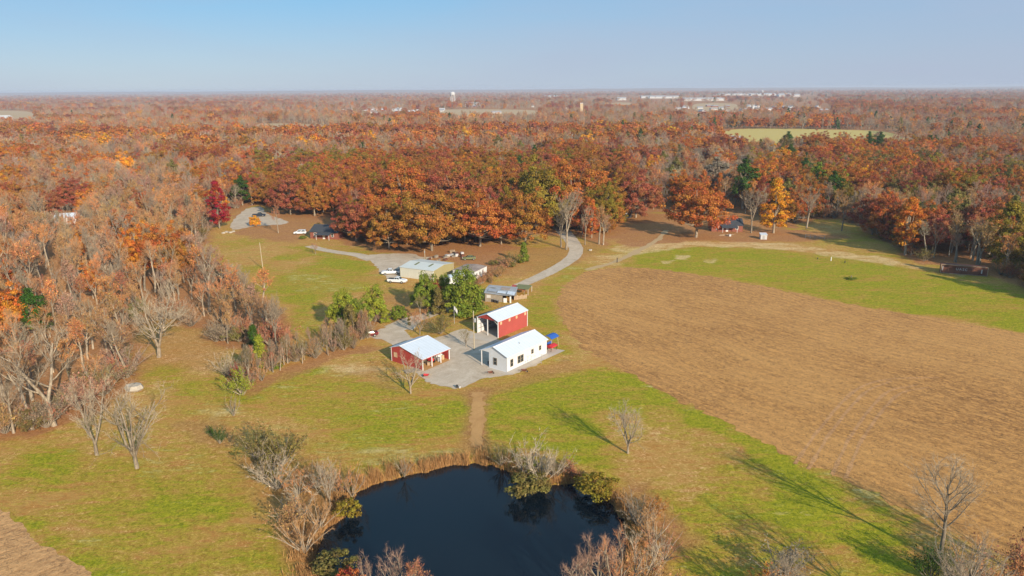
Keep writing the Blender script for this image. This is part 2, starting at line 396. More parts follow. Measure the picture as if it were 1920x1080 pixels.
POND = closed_smooth(GP([(655, 930), (690, 905), (740, 893), (790, 880), (840, 868), (900, 864), (940, 872), (990, 905), (1040, 903), (1085, 900), (1140, 935), (1165, 960), (1180, 1010),
                         (1160, 1080), (1110, 1160), (980, 1230), (800, 1240), (680, 1200), (610, 1120), (590, 1050), (600, 1000), (640, 965)]), 6, .5, 3)
def axis(lo, hi, step, far, grow=1.22):
    c = list(np.arange(lo, hi + step * .5, step)); d = step; a = []; x = c[-1]
    while x < far: d *= grow; x += d; a.append(x)
    d = step; b = []; x = c[0]
    while x > -far: d *= grow; x -= d; b.append(x)
    return np.array(b[::-1] + c + a)
gx = axis(-150, 190, 1.0, 24000); gy = axis(58, 330, 1.0, 24000); nxg, nyg = len(gx), len(gy)
GXX, GYY = np.meshgrid(gx, gy); X = GXX.ravel(); Y = GYY.ravel()
sp_ = sdist(X, Y, POND); Z = np.where(sp_ > -1.5, -1.7 * sstep(-1.5, 2.5, sp_), 0.)
so_ = sdist(X, Y, OPEN)
near = (np.abs(X) < 600) & (Y > -200) & (Y < 700)
cov = np.zeros((len(X), 4), np.float32); cov[:, 3] = 1
wob = (vnoise(X, Y, 5, 11) - .5) * 5 + (vnoise(X, Y, 1.7, 12) - .5) * 2
cov[:, 0] = .42 + .22 * (vnoise(X, Y, 14, 5) - .5) * 2
cov[:, 1] = 1 - sstep(-1, 5, so_ + wob)
cov[:, 2] = .12 + .25 * vnoise(X, Y, 22, 7)
def zone(poly, ch, val, soft=2.5, wb=1.):
    s = sstep(-soft, soft, sdist(X, Y, GP(poly)) + wob * wb); cov[:, ch] = cov[:, ch] * (1 - s) + val * s
def strip(line, width, ch, val, soft=1.5, wb=.6):
    s = 1 - sstep(width / 2 - soft / 2, width / 2 + soft, ldist(X, Y, smooth_line(GP(line), 5)) + wob * wb); cov[:, ch] = cov[:, ch] * (1 - s) + val * s
# bright meadows
zone([(1190, 474), (1260, 466), (1350, 464), (1480, 470), (1600, 488), (1750, 514), (2100, 590), (2100, 680), (1900, 620), (1600, 570), (1400, 530), (1250, 505), (1170, 500)], 0, .80)
zone([(1190, 474), (1350, 464), (1600, 488), (2100, 590), (2100, 680), (1600, 570), (1250, 505)], 2, .0)
zone([(560, 505), (600, 478), (660, 485), (700, 500), (690, 545), (610, 560), (560, 580), (520, 560), (520, 520)], 0, .72)
zone([(490, 475), (560, 462), (600, 470), (560, 490), (500, 490)], 0, .72); zone([(545, 545), (600, 545), (590, 590), (550, 600)], 0, .78)
zone([(600, 478), (690, 492), (680, 512), (620, 500)], 0, .9)
zone([(450, 750), (520, 700), (600, 690), (680, 705), (740, 730), (800, 745), (884, 750), (884, 832), (800, 835), (700, 815), (640, 830), (600, 800), (520, 790)], 0, .66)
zone([(640, 770), (760, 770), (884, 760), (884, 800), (760, 815), (640, 830)], 0, .88); zone([(450, 735), (520, 700), (620, 690), (520, 712), (465, 750)], 0, .95, 1.2)
zone([(910, 755), (960, 730), (1040, 705), (1110, 690), (1190, 705), (1300, 765), (1210, 770), (1120, 770), (1150, 850), (1140, 900), (1060, 870), (960, 820), (910, 815)], 0, .86)
zone([(1130, 690), (1190, 705), (1380, 800), (1560, 900), (1700, 980), (1620, 960), (1450, 880), (1300, 800), (1180, 740)], 0, .95, 1.5)
zone([(1250, 800), (1420, 880), (1560, 950), (1720, 1060), (1500, 1060), (1350, 980), (1300, 900)], 0, .55)
zone([(1400, 930), (1520, 900), (1700, 990), (1780, 1080), (1640, 1080), (1500, 1010)], 0, .92)
zone([(1190, 890), (1260, 920), (1330, 1000), (1350, 1080), (1280, 1080), (1240, 1000)], 0, .7)
zone([(1160, 780), (1260, 800), (1320, 880), (1280, 930), (1180, 900), (1150, 850)], 0, .28)
zone([(0, 880), (80, 850), (140, 860), (150, 900), (60, 930), (0, 920)], 0, .9); zone([(0, 960), (140, 1020), (260, 1100), (200, 1100), (90, 1010), (0, 950)], 0, .95, 1.)
zone([(150, 880), (380, 900), (500, 1000), (560, 1080), (300, 1080), (150, 980)], 0, .60); zone([(300, 940), (400, 920), (440, 980), (360, 1000)], 0, .82)
zone([(960, 590), (1010, 560), (1040, 580), (1060, 640), (1090, 680), (1030, 650), (1000, 620)], 0, .72); zone([(1010, 540), (1100, 495), (1160, 490), (1080, 520), (1040, 560)], 0, .62)
zone([(440, 830), (480, 780), (540, 780), (600, 830), (640, 870), (560, 880), (470, 860)], 0, .30)
zone([(420, 470), (500, 455), (560, 470), (470, 500), (430, 500)], 0, .3); zone([(640, 560), (760, 560), (740, 610), (640, 600)], 0, .35)
zone([(330, 720), (430, 700), (420, 740), (340, 745)], 0, .62)
zone([(262, 640), (300, 620), (400, 650), (425, 700), (300, 700)], 0, .12, 4); zone([(280, 690), (340, 680), (330, 720), (280, 720)], 0, .6)
# leaf litter and bare rust-coloured ground
zone([(255, 590), (330, 595), (420, 650), (430, 700), (330, 690), (262, 690)], 1, .42, 4); zone([(700, 560), (760, 590), (860, 575), (990, 580), (900, 560), (800, 545)], 1, .6)
zone([(740, 585), (870, 560), (880, 575), (800, 590), (745, 605)], 1, .8, 1.2); zone([(620, 600), (740, 585), (740, 605), (690, 622), (640, 625)], 1, .7, 1.5)
zone([(700, 470), (960, 455), (1000, 470), (960, 520), (880, 500), (760, 480)], 1, .85); zone([(940, 470), (1110, 455), (1150, 460), (1100, 490), (1020, 510), (950, 530)], 1, .55)
zone([(1130, 440), (1180, 400), (1450, 400), (1480, 430), (1620, 445), (1480, 455), (1300, 452), (1180, 465)], 1, .8)
zone([(440, 390), (560, 395), (600, 415), (560, 460), (440, 440)], 1, .75)
zone([(640, 890), (760, 860), (880, 845), (900, 870), (760, 895), (680, 920)], 1, .62, 1.5); zone([(500, 900), (600, 850), (680, 900), (620, 1000), (560, 1080), (520, 980)], 1, .7)
zone([(1160, 880), (1240, 930), (1290, 1010), (1260, 1120), (1180, 1050), (1160, 960)], 1, .75); zone([(1020, 850), (1100, 870), (1170, 930), (1090, 900), (1000, 880)], 1, .6)
zone([(290, 790), (420, 780), (480, 860), (520, 940), (430, 870), (330, 820)], 1, .55); zone([(780, 735), (900, 745), (1000, 720), (1120, 690), (1060, 665), (960, 712), (860, 735)], 1, .5, 1.5)
zone([(640, 700), (700, 690), (770, 735), (900, 740), (800, 745), (700, 730)], 1, .45); zone([(440, 720), (520, 690), (690, 640), (700, 650), (560, 700), (470, 745)], 1, .75, 1.2)
zone([(340, 760), (440, 740), (470, 780), (400, 790)], 2, .55); zone([(380, 740), (480, 690), (540, 690), (450, 760)], 2, .3)
# straw-coloured mown strips
zone([(1130, 465), (1230, 450), (1480, 455), (1650, 480), (1800, 515), (1640, 492), (1480, 470), (1300, 460), (1180, 480)], 2, .72, 2); zone([(1120, 480), (1190, 470), (1160, 500), (1090, 510)], 2, .6)
strip([(897, 735), (895, 836)], 3.6, 1, .75, 2.5)
zone([(1262, 478), (1295, 478), (1290, 488), (1262, 486)], 2, .72, 1.2); zone([(1240, 488), (1262, 488), (1260, 494), (1242, 494)], 2, .7, 1.2); zone([(1318, 484), (1345, 484), (1343, 492), (1320, 492)], 2, .68, 1.2)
zone([(600, 690), (660, 670), (720, 690), (680, 705), (620, 705)], 2, .6); zone([(520, 500), (640, 520), (700, 540), (600, 560), (540, 530)], 2, .42)
zone([(290, 860), (420, 850), (480, 920), (400, 900), (300, 890)], 2, .42); zone([(0, 1000), (120, 980), (300, 1060), (200, 1040)], 2, .3)
zone([(640, 575), (720, 570), (740, 590), (660, 600)], 2, .45); strip([(640, 850), (760, 845), (880, 835)], 5, 2, .45)
strip([(1186, 700), (1300, 762), (1450, 838), (1600, 910), (1700, 965), (1840, 1030)], 2.2, 2, .36, 1.5)
idx = np.arange(nxg * nyg).reshape(nyg, nxg)
Q = np.stack([idx[:-1, :-1], idx[:-1, 1:], idx[1:, 1:], idx[1:, :-1]], -1).reshape(-1, 4)
me = fastmesh('ground', np.stack([X, Y, Z], 1), np.full(len(Q), 4), Q.ravel(), [M['ground']], smooth=True)
ca = me.color_attributes.new('cover', 'FLOAT_COLOR', 'POINT'); ca.data.foreach_set('color', cov.ravel())
o = bpy.data.objects.new('ground', me); COL.objects.link(o); o['kind'] = 'structure'; o['label'] = 'autumn meadow and woodland floor reaching to the horizon'

def sheet(name, poly, mat, z, kind='structure', attr=None, label=None):
    """triangulated flat sheet with its outline as given"""
    from mathutils.geometry import tessellate_polygon
    vs = [(float(a), float(b), z) for a, b in poly]
    tr = tessellate_polygon([[Vector(v) for v in vs]])
    me = bpy.data.meshes.new(name); me.from_pydata(vs, [], [tuple(t) for t in tr]); me.materials.append(mat)
    import bmesh
    bm = bmesh.new(); bm.from_mesh(me); bmesh.ops.recalc_face_normals(bm, faces=bm.faces)
    for f in bm.faces:
        if f.normal.z < 0: f.normal_flip()
    bm.to_mesh(me); bm.free()
    o = bpy.data.objects.new(name, me); COL.objects.link(o); o['kind'] = kind
    if label: o['label'] = label
    return o
def ribbon(name, line, widths, mat, z, label=None, jit=.25):
    ln = smooth_line(line, 8); n = len(ln); ws = np.interp(np.linspace(0, 1, n), np.linspace(0, 1, len(widths)), widths)
    t = np.gradient(ln, axis=0); t /= np.linalg.norm(t, axis=1)[:, None]; nn = np.stack([-t[:, 1], t[:, 0]], 1)
    js = np.random.RandomState(3).rand(n, 2) * jit
    a = ln + nn * (ws / 2 + js[:, 0])[:, None]; b = ln - nn * (ws / 2 + js[:, 1])[:, None]
    vs = [(x, y, z) for x, y in a] + [(x, y, z) for x, y in b]
    fs = [(i + 1, i, n + i, n + i + 1) for i in range(n - 1)]
    me = bpy.data.meshes.new(name); me.from_pydata(vs, [], fs); me.materials.append(mat)
    o = bpy.data.objects.new(name, me); COL.objects.link(o); o['kind'] = 'structure'
    if label: o['label'] = label
    return o
# tilled field: grid clipped to its outline, with wheel tracks
FIELD = closed_smooth(GP([(1046, 572), (1050, 550), (1066, 530), (1090, 514), (1130, 504), (1190, 502), (1250, 508), (1330, 518), (1400, 531), (1500, 551), (1600, 572), (1760, 598),
                          (1920, 625), (2150, 665), (2500, 740), (3200, 900), (3400, 1100), (2900, 1160), (2300, 1140), (2000, 1085), (1840, 1022), (1740, 975), (1640, 925), (1560, 888), (1530, 878), (1450, 838), (1380, 802),
                          (1300, 762), (1200, 710), (1140, 680), (1105, 660), (1075, 632), (1054, 602)]), 16, 1.1, 21)
sheet('tilled_field', FIELD, M['field'], .03, label='brown tilled stubble field right of the farmyard')
# wheel tracks turning across the field
TR = [[(1490, 870), (1540, 800), (1600, 735), (1660, 712), (1760, 708)], [(1515, 880), (1562, 805), (1620, 738), (1672, 714)], [(1560, 890), (1600, 810), (1660, 738), (1720, 722)], [(1585, 897), (1622, 815), (1682, 742), (1740, 726)]]
for i, t_ in enumerate(TR):
    ribbon('wheel_track', GP(t_), [.3, .35, .3, .12], M['track'], .036 + .002 * i, jit=.25)
sheet('pale_field', closed_smooth(GP([(-400, 900), (-60, 925), (0, 950), (40, 985), (90, 1025), (150, 1062), (195, 1095), (260, 1180), (-100, 1300), (-600, 1200)]), 14, .5, 31), M['field2'], .03, label='pale bare field corner at bottom left')
sheet('pond', POND + 0, M['water'], -.55, label='dark round farm pond with reedy banks')
# gravel yard, drives, concrete
sheet('gravel_yard', closed_smooth(GP([(690, 628), (716, 616), (744, 608), (760, 612), (764, 626), (790, 640), (835, 628), (870, 616), (893, 626), (914, 628), (936, 637), (950, 640), (990, 660), (1010, 678), (990, 690),
                                       (956, 702), (912, 708), (886, 718), (868, 728), (838, 727), (800, 716), (782, 700), (764, 684), (748, 660), (722, 640)]), 9, .6, 41), M['gravel'], .034, label='gravel yard between the sheds and the white house')
sheet('gravel_lot', closed_smooth(GP([(690, 480), (722, 476), (770, 476), (800, 486), (790, 496), (750, 500), (746, 530), (716, 514), (706, 500)]), 9, .7, 43), M['gravel'], .034, label='gravel lot beside the beige workshop')
ribbon('farm_lane', GP([(968, 538), (1000, 524), (1032, 509), (1060, 493), (1076, 480), (1080, 467), (1072, 452), (1062, 440), (1050, 425)]), [3.6, 4.2, 4.6, 5, 6], M['gravel'], .026, 'curving gravel lane beside the tilled field')
ribbon('gravel_drive', GP([(580, 461), (605, 468), (640, 474), (670, 478), (700, 487)]), [3.5, 3.5, 5], M['gravel'], .038, 'gravel drive past the lawn to the workshop')
ribbon('gravel_drive', GP([(746, 616), (772, 600), (800, 592), (850, 577), (900, 563)]), [7.5, 4.5, 2.6, 2.2], M['gravel'], .042, 'narrow gravel drive behind the hedge trees')
sheet('gravel_parking', closed_smooth(GP([(438, 412), (462, 392), (490, 388), (500, 400), (540, 418), (480, 424), (436, 430)]), 9, .8, 47), M['gravel'], .034, label='gravel parking patch beside the red maple')
ribbon('dirt_path', GP([(897, 735), (897, 762), (895, 790), (893, 836)]), [1.2, 1.5, .9], M['path'], .022, 'worn dirt path from the yard to the pond', 1.0)
hm_ = 1
ribbon('dirt_path', GP([(1250, 432), (1230, 452), (1185, 476), (1150, 492), (1100, 506)]), [.9, 1.2, .8], M['far_tan'], .022, 'faint two-wheel track across the grass', 1.2)
for pl, mt, lb in [([(1372, 243.5), (1470, 241.5), (1560, 243.5), (1655, 247), (1700, 262), (1690, 278), (1370, 284), (1350, 262)], 'far_yellow', 'mown yellow field beyond the woods'),
                   ([(490, 232), (610, 236), (610, 256), (490, 254)], 'far_tan', 'thin tan field in the far woods'), ([(-60, 209), (50, 209), (60, 232), (-60, 236)], 'far_tan', 'tan clearing round the white greenhouse'),
                   ([(830, 206), (1000, 207), (1000, 224), (830, 224)], 'far_tan', 'tan strip below the far tower'), ([(1308, 194.5), (1374, 194.5), (1378, 207), (1304, 207)], 'far_tan', 'dry field beside the far town'),
                   ([(1150, 193), (1182, 193), (1184, 203), (1148, 203)], 'far_tan', 'small dry field in the far woods'), ([(1290, 214), (1325, 213), (1327, 226), (1288, 228)], 'far_tan', 'small tan clearing in the far woods')]:
    sheet('far_field', closed_smooth(GP(pl), 5), M[mt], .3, label=lb)
CLEAR = [GP(c) for c in [[(1350, 241), (1660, 245), (1712, 262), (1700, 285), (1350, 292)], [(480, 231.5), (620, 235), (620, 258), (480, 256)], [(-80, 208), (60, 208), (75, 236), (-80, 240)],
                         [(820, 205), (1010, 206), (1010, 226), (820, 226)], [(1300, 194), (1380, 194), (1385, 209), (1296, 209)], [(1145, 192.5), (1188, 192.5), (1190, 205), (1143, 205)], [(1285, 213), (1330, 212), (1332, 228), (1284, 230)]]]
THIN = [GP(c) for c in [[(670, 200), (800, 200), (800, 224), (670, 224)], [(1215, 193), (1560, 193), (1560, 218), (1215, 222)], [(1100, 182), (1560, 178), (1560, 194), (1100, 194)], [(1050, 200), (1110, 200), (1110, 216), (1050, 216)]]]

# low wooded ridge closing the horizon
hx = np.linspace(-16000, 16000, 260); hv_ = []; hf = []
for i, x in enumerate(hx):
    hz_ = 16 + 26 * float(vnoise(x, 0, 2600, 91)) + 7 * float(vnoise(x, 0, 500, 92)) + 3 * float(vnoise(x, 0, 120, 93)); hv_ += [(x, 12600, -1), (x, 13300, hz_ * .8), (x, 13900, hz_), (x, 15500, -1)]
for i in range(len(hx) - 1):
    for k in range(3): hf.append((4 * i + k, 4 * (i + 1) + k, 4 * (i + 1) + k + 1, 4 * i + k + 1))
me = bpy.data.meshes.new('hills'); me.from_pydata(hv_, [], hf); M['hills'] = gravel_mat('wooded_hills', (.16, .09, .06), (.30, .16, .10)); me.materials.append(M['hills']); o = bpy.data.objects.new('hills', me); COL.objects.link(o); o['kind'] = 'structure'; o['label'] = 'low wooded ridge along the horizon'
# ================================================================== TREES
REG = []
def rv(r, s=1.): return Vector((r.gauss(0, s), r.gauss(0, s), r.gauss(0, s)))
class Wood:
    """collects tapered tube segments and twig slivers"""
    def __init__(s): s.t = []; s.tw = []
    def path(s, p, d, L, r0, r1, n, r, wob=.12, lift=.0, sides=5):
        pts = [Vector(p)]; d = Vector(d).normalized(); q = Vector(p)
        for i in range(n):
            d = (d + rv(r, wob) + Vector((0, 0, lift))).normalized(); q = q + d * (L / n); pts.append(q.copy())
        for i in range(n):
            s.t.append((pts[i], pts[i + 1], r0 + (r1 - r0) * i / n, r0 + (r1 - r0) * (i + 1) / n, sides))
        return pts
    def mesh_tubes(s):
        V = []; I = []; N = []; off = 0
        for p0, p1, r0, r1, n in s.t:
            d = (p1 - p0)
            if d.length < 1e-5: continue
            d.normalize(); a = d.orthogonal().normalized(); b = d.cross(a); e = d * (r0 * .3)
            for p, rr in ((p0 - e, r0), (p1, r1)):
                for k in range(n):
                    th = 2 * math.pi * k / n; V.append(p + a * (rr * math.cos(th)) + b * (rr * math.sin(th)))
            for k in range(n):
                I += [off + k, off + (k + 1) % n, off + n + (k + 1) % n, off + n + k]; N.append(4)
            off += 2 * n
        return np.array([tuple(v) for v in V], np.float32).reshape(-1, 3), np.array(I), np.array(N)
def slivers(tw, rs):
    P0 = np.array([tuple(a) for a, b, w in tw]); P1 = np.array([tuple(b) for a, b, w in tw]); W = np.array([w for a, b, w in tw])
    d = P1 - P0; q = rs.normal(size=d.shape); s = np.cross(d, q); s /= np.linalg.norm(s, axis=1)[:, None] + 1e-9
    V = np.stack([P0 - s * W[:, None] / 2, P0 + s * W[:, None] / 2, P1], 1).reshape(-1, 3)
    return V, np.arange(len(V)), np.full(len(P0), 3)
def quads(C, Nn, size, rs, asp=.62):
    n = len(C); q = rs.normal(size=(n, 3)); a = np.cross(Nn, q); a /= np.linalg.norm(a, axis=1)[:, None] + 1e-9
    b = np.cross(Nn, a); b /= np.linalg.norm(b, axis=1)[:, None] + 1e-9
    sz = size * (.6 + .8 * rs.rand(n))[:, None]; k = .8 + .4 * rs.rand(n, 1)
    V = np.stack([C - a * sz * k - b * sz * asp * .3, C + b * sz * asp, C + a * sz - b * sz * asp * .2, C - b * sz * asp * 1.1], 1).reshape(-1, 3)
    return V, np.arange(len(V)), np.full(n, 4)
def join(parts):
    V = []; I = []; N = []; o = 0
    for v, i, n in parts:
        V.append(v); I.append(i + o); N.append(n); o += len(v)
    return np.concatenate(V), np.concatenate(I), np.concatenate(N)
PROTO = {}
def bare_mesh(key, seed, h, trunk=.36, spread=.34, nl=8, n2=5, n3=5, ntw=13, tww=.05, lean=0., forks=1, up=.10, leafy=0, leaf=.3, low=0.):
    """leafless tree: trunk + limbs mesh, twig mesh; spread = crown half width / h"""
    r = random.Random(seed); rs = np.random.RandomState(seed); W = Wood(); tw = []; lf = []
    r0 = h * .018 + .06; base = Vector((0, 0, -.25))
    stems = []
    if forks == 1:
        stems.append(W.path(base, (lean, 0, 1), h * .72, r0, r0 * .28, 8, r, .05, .03, 7))
    else:
        st = W.path(base, (lean, 0, 1), h * trunk * .6 + .25, r0, r0 * .8, 3, r, .04, 0, 7)
        for k in range(forks):
            az = 2 * math.pi * (k + r.random() * .5) / forks
            stems.append(W.path(st[-1], (math.cos(az) * spread * 1.1, math.sin(az) * spread * 1.1, 1), h * (.72 - trunk * .6) * r.uniform(.85, 1.1), r0 * .62, r0 * .2, 7, r, .06, .04, 6))
    def along(pts, t):
        f = t * (len(pts) - 1); i = min(int(f), len(pts) - 2); return pts[i].lerp(pts[i + 1], f - i), (pts[i + 1] - pts[i]).normalized()
    def twigs(pts, n, L):
        for k in range(n):
            p, d = along(pts, r.uniform(.1, 1)); e = (d + rv(r, .5) + Vector((0, 0, up * 2))).normalized()
            q = p + e * (L * r.uniform(.5, 1.3)); tw.append((p, q, tww * r.uniform(.6, 1.2)))
            if leafy and r.random() < leafy: lf.append(q.lerp(p, r.random() * .5))
    for st in stems:
        for j in range(nl):
            t = (trunk * (1.25 if forks == 1 else .4) - low) + (1 - trunk * (1.25 if forks == 1 else .4) + low) * (j + r.random() * .6) / nl; t = min(max(t, .12), 1)
            p, d = along(st, t); az = j * 2.4 + r.random() * .9; hz = (1 - t) ** .6 * 1.0 + .25
            out_ = Vector((math.cos(az), math.sin(az), 0)); dd = (d * (.75 + .5 * t) + out_ * (.95 * hz + .25)).normalized()
            L1 = h * spread * (1.15 - .55 * t) * r.uniform(.8, 1.2)
            p1 = W.path(p, dd, L1, r0 * .42 * (1.1 - .6 * t), r0 * .10, 5, r, .10, up, 4); twigs(p1, ntw // 2, h * .07)
            for k in range(n2):
                q, d1 = along(p1, .25 + .75 * (k + r.random()) / n2); L2 = L1 * r.uniform(.38, .6)
                p2 = W.path(q, (d1 + rv(r, .55)).normalized(), L2, r0 * .12, r0 * .04, 3, r, .15, up, 3); twigs(p2, ntw, h * .07)
                for m_ in range(n3):
                    q3, d3 = along(p2, .2 + .8 * (m_ + r.random()) / n3)
                    e = (d3 + rv(r, .6) + Vector((0, 0, up))).normalized(); q4 = q3 + e * (L2 * r.uniform(.35, .6))
                    tw.append((q3, q4, tww * 1.5)); twigs([q3, q4], ntw, h * .055)
    v, i, n = W.mesh_tubes(); trunk_me = fastmesh(key + '_trunk', v, n, i, [M['bark']], smooth=True)
    parts = [slivers(tw, rs)]; nt_ = len(parts[0][2]); mi = [0] * nt_
    if lf:
        C = np.array([tuple(a) for a in lf]); parts.append(quads(C, rs.normal(size=C.shape) + np.array([0, 0, .6]), leaf, rs)); mi += [1] * len(C)
    V, I, N = join(parts)
    crown_me = fastmesh(key + '_crown', V, N, I, [M['twig'], M['leaf']], matidx=mi, var=rs.rand(len(N)))
    PROTO[key] = (trunk_me, crown_me, h); return PROTO[key]
def leafy_mesh(key, seed, h, width, base, ncl, per, size, cr=1.3, shape='dome', flat=.6, lump=.2, trunk_r=None, limbs=26, wood=True):
    """leafed tree: clumps of small leaf faces over a lumpy crown, limbs inside"""
    r = random.Random(seed); rs = np.random.RandomState(seed); W = Wood(); cz = base + (h - base) * (.42 if shape == 'dome' else .3); cents = []
    ph = rs.rand(6) * 6.28
    for k in range(ncl):
        while True:
            d = rs.normal(size=3); d /= np.linalg.norm(d)
            if d[2] > -.55: break
        az = math.atan2(d[1], d[0]); f = 1 + lump * (math.sin(2 * az + ph[0]) * .5 + math.sin(3 * az + ph[1] + 2 * d[2]) * .5 + math.sin(5 * d[2] + ph[2]) * .5)
        rr = rs.rand() ** .35 * f
        if shape == 'dome':
            c = np.array([d[0] * width / 2 * rr, d[1] * width / 2 * rr, cz + d[2] * rr * ((h - cz) if d[2] > 0 else (cz - base) * 1.1) - .3 * cr])
        else:      # cone / column
            t = rs.rand() ** (1.1 if shape == 'cone' else .9); z = base + (h - base) * t
            prof = (1 - t) ** .75 if shape == 'cone' else max(.05, 1 - abs(2 * t - .75) ** 2.2 * .6) * (1 if t < .85 else .6)
            rad = width / 2 * prof * (rs.rand() ** .4) * f; c = np.array([math.cos(az) * rad, math.sin(az) * rad, z])
        cents.append(c)
    cents = np.array(cents); cen = np.array([0, 0, cz])
    n = ncl * per; off = rs.normal(size=(n, 3)); off /= np.linalg.norm(off, axis=1)[:, None]
    off *= (rs.rand(n, 1) ** .45); crs = cr * (.65 + .7 * rs.rand(ncl)); C0 = np.repeat(cents, per, 0)
    C = C0 + off * np.repeat(crs, per)[:, None] * np.array([1, 1, flat]); outw = C - cen; outw /= np.linalg.norm(outw, axis=1)[:, None] + 1e-9
    Nn = off * .8 + outw * .5 + np.array([0, 0, .35]) + rs.normal(size=(n, 3)) * .45
    V, I, N = quads(C, Nn, size, rs); clv = np.repeat(rs.rand(ncl), per); var = np.clip(clv * .6 + rs.rand(n) * .4, 0, 1)
    crown_me = fastmesh(key + '_crown', V, N, I, [M['leaf']], var=var)
    r0 = trunk_r or (h * .018 + .1)
    tt = W.path((0, 0, -.25), (0, 0, 1), base + (cz - base) * .9 + .25, r0, r0 * .55, 5, r, .04, 0, 8)
    tt2 = W.path(tt[-1], (0, 0, 1), (h - cz) * .7, r0 * .55, r0 * .15, 4, r, .12, .1, 5)
    for k in rs.permutation(ncl)[:limbs]:
        c = Vector(cents[k]); zz = min(max(c.z * .55, base * .8), cz * .95); st = Vector((0, 0, zz)); mid = st.lerp(c, .5) + Vector((0, 0, -.06 * (c - st).length)) + rv(r, .2)
        W.t.append((st, mid, r0 * .32, r0 * .18, 5)); W.t.append((mid, c, r0 * .18, r0 * .05, 4))
    v, i, n_ = W.mesh_tubes(); trunk_me = fastmesh(key + '_trunk', v, n_, i, [M['bark']], smooth=True)
    PROTO[key] = (trunk_me, crown_me, h); return PROTO[key]
# near-quality kinds
for k in range(6): bare_mesh('bare%d' % k, 10 + k, 16, trunk=[.5, .44, .55, .46, .4, .52][k], spread=[.19, .24, .17, .22, .26, .2][k], forks=[1, 2, 1, 3, 2, 1][k], nl=[11, 6, 10, 4, 6, 9][k], n2=4, n3=4, lean=[.05, 0, -.08, 0, .05, .1][k], tww=.034, ntw=8, up=.17)
for k in range(3): bare_mesh('half%d' % k, 30 + k, 16, trunk=.45, spread=[.22, .26, .22][k], forks=[1, 2, 3][k], nl=[10, 6, 4][k], n2=4, n3=4, leafy=.28, leaf=.18, ntw=9, tww=.034, up=.15)
for k in range(4): leafy_mesh('oak%d' % k, 50 + k, 17, [16, 19, 15, 17][k], [.5, .9, 1.2, .3][k], [170, 200, 150, 180][k], 125, .205, 1.35, lump=.3, limbs=40)
leafy_mesh('tall0', 61, 18, 9, 4, 100, 115, .2, 1.15, 'col', lump=.2); leafy_mesh('tall1', 62, 18, 10, 2.5, 110, 115, .2, 1.2, 'col', lump=.25)
leafy_mesh('pine0', 71, 17, 8.5, 4, 70, 80, .26, 1.35, 'col', flat=.6, lump=.4); leafy_mesh('magnolia', 72, 9.5, 9.5, .4, 120, 75, .22, 1.15, 'dome', lump=.22); leafy_mesh('cedar', 73, 8, 5.5, .2, 80, 70, .2, .85, 'cone', flat=.7)
leafy_mesh('shrub', 81, 3, 3.6, .1, 46, 60, .12, .5, 'dome', trunk_r=.07, limbs=12); leafy_mesh('topiary', 82, 3.2, 3.8, .05, 90, 60, .11, .42, 'dome', lump=.05, trunk_r=.08, limbs=10)
leafy_mesh('spire', 83, 3.6, 1.1, .05, 46, 50, .09, .28, 'col', trunk_r=.05, limbs=6)
def brush(key, seed, h, spread, stems, ntw, leafy=0, leaf=.12, tww=.03):
    """many-stemmed leafless thicket"""
    r = random.Random(seed); rs = np.random.RandomState(seed); W = Wood(); tw = []; lf = []
    for k in range(stems):
        az = r.random() * 6.283; rad = r.random() * .12; p = Vector((math.cos(az) * rad, math.sin(az) * rad, -.1)); tilt = r.uniform(.1, .75) * spread / h * 1.3
        L_ = h * r.uniform(.6, 1.05); pts = W.path(p, (math.cos(az) * tilt, math.sin(az) * tilt, 1), L_, .045 + h * .006, .014, 5, r, .12, .02, 4)
        for j in range(7):
            f = r.uniform(.3, 1) * 5; i = min(int(f), 4); q = pts[i].lerp(pts[i + 1], f - i); d = (pts[i + 1] - pts[i]).normalized()
            e = (d + rv(r, .5)).normalized(); q2 = q + e * h * r.uniform(.12, .3); tw.append((q, q2, tww * 1.4))
            for m_ in range(ntw):
                s_ = q.lerp(q2, r.random()); e2 = (e + rv(r, .6)).normalized(); q3 = s_ + e2 * h * r.uniform(.05, .13); tw.append((s_, q3, tww))
                if leafy and r.random() < leafy: lf.append(q3)
    v, i, n = W.mesh_tubes(); tm = fastmesh(key + '_stems', v, n, i, [M['bark']], smooth=True)
    parts = [slivers(tw, rs)]; mi = [0] * len(parts[0][2])
    if lf:
        C = np.array([tuple(a) for a in lf]); parts.append(quads(C, rs.normal(size=C.shape), leaf, rs)); mi += [1] * len(C)
    V, I, N = join(parts); PROTO[key] = (tm, fastmesh(key + '_crown', V, N, I, [M['twig'], M['leaf']], matidx=mi, var=rs.rand(len(N))), h)
for k in range(3): brush('brush%d' % k, 90 + k, 4, 4.5, [16, 20, 12][k], 9)
brush('brushl0', 95, 4, 4.5, 16, 14, .8, .085); brush('brushl1', 96, 3, 4, 14, 16, .9, .075)
# specimen trees of the foreground: bigger limbs, lighter bark, finer twigs
bare_mesh('spec0', 101, 15, trunk=.20, spread=.36, forks=4, nl=4, n2=5, n3=4, ntw=6, tww=.022, up=.12)
bare_mesh('spec1', 102, 13, trunk=.20, spread=.26, forks=3, nl=5, n2=4, n3=4, ntw=6, tww=.022, up=.18)
bare_mesh('spec2', 103, 17, trunk=.42, spread=.36, forks=1, nl=15, n2=6, n3=5, ntw=8, tww=.018, lean=.03, low=.12)
bare_mesh('spec3', 104, 9.5, trunk=.22, spread=.33, forks=3, nl=6, n2=5, n3=5, ntw=8, tww=.014, up=.18)
bare_mesh('spec4', 105, 19, trunk=.45, spread=.30, forks=3, nl=5, n2=5, n3=4, ntw=8, tww=.034)
